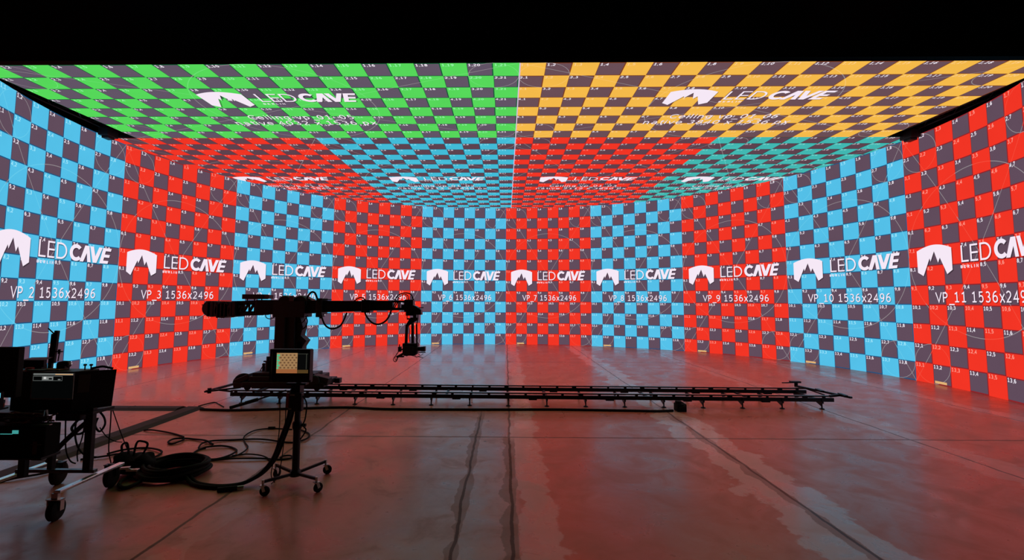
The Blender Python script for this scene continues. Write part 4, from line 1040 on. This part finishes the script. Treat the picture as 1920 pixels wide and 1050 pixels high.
an = thing('antenna_mast', 'upright black antenna mast rising from behind the hooded monitor', 'antenna', (-4.86, 5.19, 0.90))
mb = MB(); mb.bar((-4.93, 5.19, 0.90), (-4.90, 5.19, 1.67), 0.04, 0.03); mb.bar((-4.89, 5.19, 1.35), (-4.868, 5.19, 1.705), 0.04, 0.03); build('mast', mb, BLACK, an, bevel=0.003)
mb = MB(); mb.bar((-4.88, 5.19, 1.475), (-4.79, 5.19, 1.475), 0.012); mb.bar((-4.825, 5.19, 1.475), (-4.835, 5.19, 1.37), 0.008); mb.cyl((-4.83, 5.19, 1.45), (-4.83, 5.19, 1.50), 0.012); build('side_arm', mb, BLACK, an)
mb = MB(); mb.bar((-4.97, 5.19, 1.73), (-4.90, 5.19, 1.67), 0.009); build('antenna_whip', mb, BLACK, an)
for i, (x, y, w, d_, rz, m, lb) in enumerate(((-4.90, 4.96, 0.22, 0.13, 0.2, PAPER, 'white paper sheet at the left of the cart top'), (-4.70, 5.0, 0.24, 0.1, -0.1, TANM, 'tan card at the middle of the cart top'), (-4.80, 4.92, 0.16, 0.05, 0.05, BLUEP, 'pale blue slip at the front of the cart top'))):
    mb = MB(); mb.box((0, 0, 0.002 + 0.0), (w, d_, 0.004), rz=rz); o = build('paper_sheet', mb, m); o.location = (x, y, 1.306 + i * 0.0045); tag(o, lb, 'paper', 'papers on top of the cart')
mb = MB(); mb.lathe((0, 0, 0), (0, 0, 1), [(0, 0.03), (0.005, 0.035), (0.02, 0.035), (0.025, 0.03)], 20); o = build('tape_roll', mb, REDM, smooth=True); o.location = (-4.90, 4.95, 1.311); tag(o, 'small red round tape roll on the cart top', 'tape roll')
cmr = thing('handset', 'black handset lying on the cart top right of the papers', 'handset', (-4.64, 5.06, 1.302))
mb = MB(); mb.lathe((-4.715, 5.06, 1.345), (1, 0.2, 0.1), [(0, 0.01), (0.01, 0.035), (0.06, 0.042), (0.11, 0.034), (0.12, 0.01)], 16); mb.b2(-4.70, -4.61, 5.03, 5.09, 1.302, 1.34); build('body', mb, BLACK, cmr, smooth=True)
mb = MB(); mb.lathe((-4.588, 5.06, 1.362), (1, 0, 0), [(-0.014, 0.005), (-0.006, 0.015), (0.006, 0.015), (0.014, 0.005)], 12); build('white_knob', mb, PAPER, cmr, smooth=True)
for i, (x, lb) in enumerate(((-4.41, 'left of two tiny black knobs on the flag edge'), (-4.345, 'right of two tiny black knobs on the flag edge'))):
    mb = MB(); mb.cyl((0, 0, 0), (0, 0, 0.04), 0.006, 8); mb.lathe((0, 0, 0.04), (0, 0, 1), [(0, 0.01), (0.004, 0.016), (0.016, 0.016), (0.02, 0.008)], 12)
    o = build('clamp_knob', mb, BLACK, smooth=True); o.location = (x, 5.05, 1.302); tag(o, lb, 'knob', 'knobs on the cart top')
mb = MB(); mb.tube([(-4.35, 5.07, 1.312), (-4.29, 5.07, 1.325), (-4.24, 5.075, 1.332), (-4.19, 5.08, 1.322), (-4.14, 5.085, 1.31)], 0.012, 8); o = build('headset_cable', mb, RUBBER, smooth=True); recenter(o, (-4.3, 5.07, 1.302)); tag(o, 'short black cable humped on the cart top at right', 'cable')

# small things at the left edge, under the large monitor and on the lower case
tr = MB(); tr.b2(-5.3, -4.73, 4.46, 4.60, 0.995, 1.01); tr.b2(-5.2, -5.15, 4.5, 4.55, 0.872, 0.995); tr.b2(-4.82, -4.77, 4.5, 4.55, 0.872, 0.995)
o = build('side_tray', tr, BLACK, bevel=0.003); recenter(o, (-5.0, 4.53, 0.872)); tag(o, 'small black tray at the left edge under the large monitor', 'tray')
mb = MB(); mb.b2(-5.2, -4.745, 4.47, 4.575, 1.012, 1.05); o = build('red_folder', mb, pbr('rust_red_folder', (176, 60, 36), 0.7)); recenter(o, (-5.0, 4.53, 1.012)); tag(o, 'rust red folder under the grey one at the left edge', 'folder')
mb = MB(); mb.b2(-5.2, -4.742, 4.47, 4.575, 1.052, 1.084); o = build('grey_folder', mb, GREYP); recenter(o, (-5.0, 4.53, 1.052)); tag(o, 'grey folder between lilac cloth and red folder', 'folder')
mb = MB(); mb.b2(-5.2, -4.748, 4.475, 4.57, 1.086, 1.155); o = build('folded_cloth', mb, pbr('lilac_cloth', (205, 180, 210), 0.9), bevel=0.01); recenter(o, (-5.0, 4.53, 1.086)); tag(o, 'folded pale lilac cloth at the left edge of the cart', 'cloth')
lt = thing('status_lamp', 'small glowing cyan status lamp at the left edge', 'lamp', (-4.72, 4.52, 1.012))
mb = MB(); mb.b2(-4.74, -4.712, 4.50, 4.53, 1.012, 1.17); build('lamp_body', mb, BLACK, lt)
mb = MB(); mb.b2(-4.737, -4.715, 4.495, 4.50, 1.115, 1.16); build('lamp_lens', mb, led('lamp_cyan', (110, 210, 255), 1.0, sample=False), lt)
mb = MB(); mb.box((0, 0, 0.055), (0.10, 0.012, 0.11), rx=-0.15); o = build('notepad', mb, BLUEP); o.location = (-4.41, 4.575, 0.872); tag(o, 'small pale blue notepad standing on the lower case', 'notepad')
cw = MB()
random.seed(11)
for k in range(8):
    pts = [(random.uniform(-0.24, 0.22), random.uniform(-0.04, 0.04), 0.012 + random.uniform(0, 0.08)) for _ in range(6)]
    cw.tube(pts, 0.008, 6, 5)
o = build('tangled_cables', cw, pbr('brown_cable_sleeve', (96, 52, 44), 0.6), smooth=True); o.location = (-4.46, 4.55, 0.873); tag(o, 'tangle of thin brown cables on the lower case', 'cables')
og = MB(); og.tube([(0, 0, 0.012), (0.03, 0.01, 0.03), (0.06, 0, 0.035), (0.05, -0.02, 0.02), (0.02, -0.02, 0.012)], 0.01, 8, closed=True); o = build('orange_strap', og, pbr('orange_strap', (200, 110, 84), 0.7), smooth=True); o.location = (-4.50, 4.52, 0.872); tag(o, 'short orange-pink looped strap on the lower case', 'strap')
wr = MB(); wr.bar((0, 0, 0.01), (-0.04, 0.02, 0.12), 0.012); o = build('white_marker', wr, PAPER); o.location = (-4.28, 4.54, 0.872); tag(o, 'slim white marker leaning on the lower case', 'marker')
ts = MB(); ts.b2(-4.36, -4.20, 4.47, 4.50, 0.871, 0.877); o = build('silver_ruler', ts, STEEL); recenter(o, (-4.28, 4.485, 0.871)); tag(o, 'thin silver strip lying along the front of the lower case', 'ruler')
# wires hanging off the cart
HW = [([(-4.14, 5.10, 0.86), (-4.17, 5.14, 0.7), (-4.26, 5.25, 0.4), (-4.40, 5.48, 0.12), (-4.43, 5.46, 0.012)], 0.006, 'straight thin wire from the cart top down to the bag'),
      ([(-4.13, 5.11, 0.86), (-4.10, 5.2, 0.6), (-4.09, 5.32, 0.35), (-4.12, 5.44, 0.22)], 0.005, 'second thin wire slanting from the cart top down to the bag'),
      ([(-4.22, 5.05, 0.86), (-4.16, 5.04, 0.80), (-4.14, 5.03, 0.73), (-4.19, 5.03, 0.66), (-4.24, 5.03, 0.72), (-4.22, 5.03, 0.80)], 0.010, 'black cable loop hanging right of the cart post'),
      ([(-4.20, 5.04, 0.70), (-4.15, 5.07, 0.60), (-4.08, 5.1, 0.54), (-4.0, 5.1, 0.53)], 0.005, 'thin wire curving out right of the cart post'),
      ([(-4.45, 5.04, 0.80), (-4.46, 5.04, 0.65), (-4.42, 5.04, 0.5), (-4.33, 5.04, 0.41), (-4.22, 5.05, 0.39)], 0.009, 'black cable sagging below the cart top between the posts'),
      ([(-4.55, 5.02, 0.80), (-4.54, 5.02, 0.62), (-4.52, 5.02, 0.46), (-4.47, 5.02, 0.36), (-4.42, 5.03, 0.33)], 0.007, 'thin wire hanging behind the lower case'),
      ([(-4.40, 5.02, 0.80), (-4.47, 5.01, 0.70), (-4.40, 5.0, 0.64), (-4.32, 5.0, 0.68), (-4.33, 5.0, 0.8)], 0.012, 'short black cable loop just under the cart top'),
      ([(-4.28, 5.0, 0.79), (-4.42, 4.99, 0.66), (-4.56, 4.99, 0.52), (-4.68, 4.99, 0.36)], 0.024, 'thick black cable slanting down behind the cart posts'),
      ([(-4.35, 5.03, 0.80), (-4.37, 5.03, 0.6), (-4.41, 5.03, 0.45), (-4.40, 5.03, 0.35)], 0.006, 'thin wire hanging between the two right cart posts')]
for pts, r, lb in HW:
    mb = MB(); mb.tube(pts, r, 6, 6); o = build('hanging_cable', mb, RUBBER, smooth=True); recenter(o, pts[0]); tag(o, lb, 'cable', 'cables hanging from the cart')
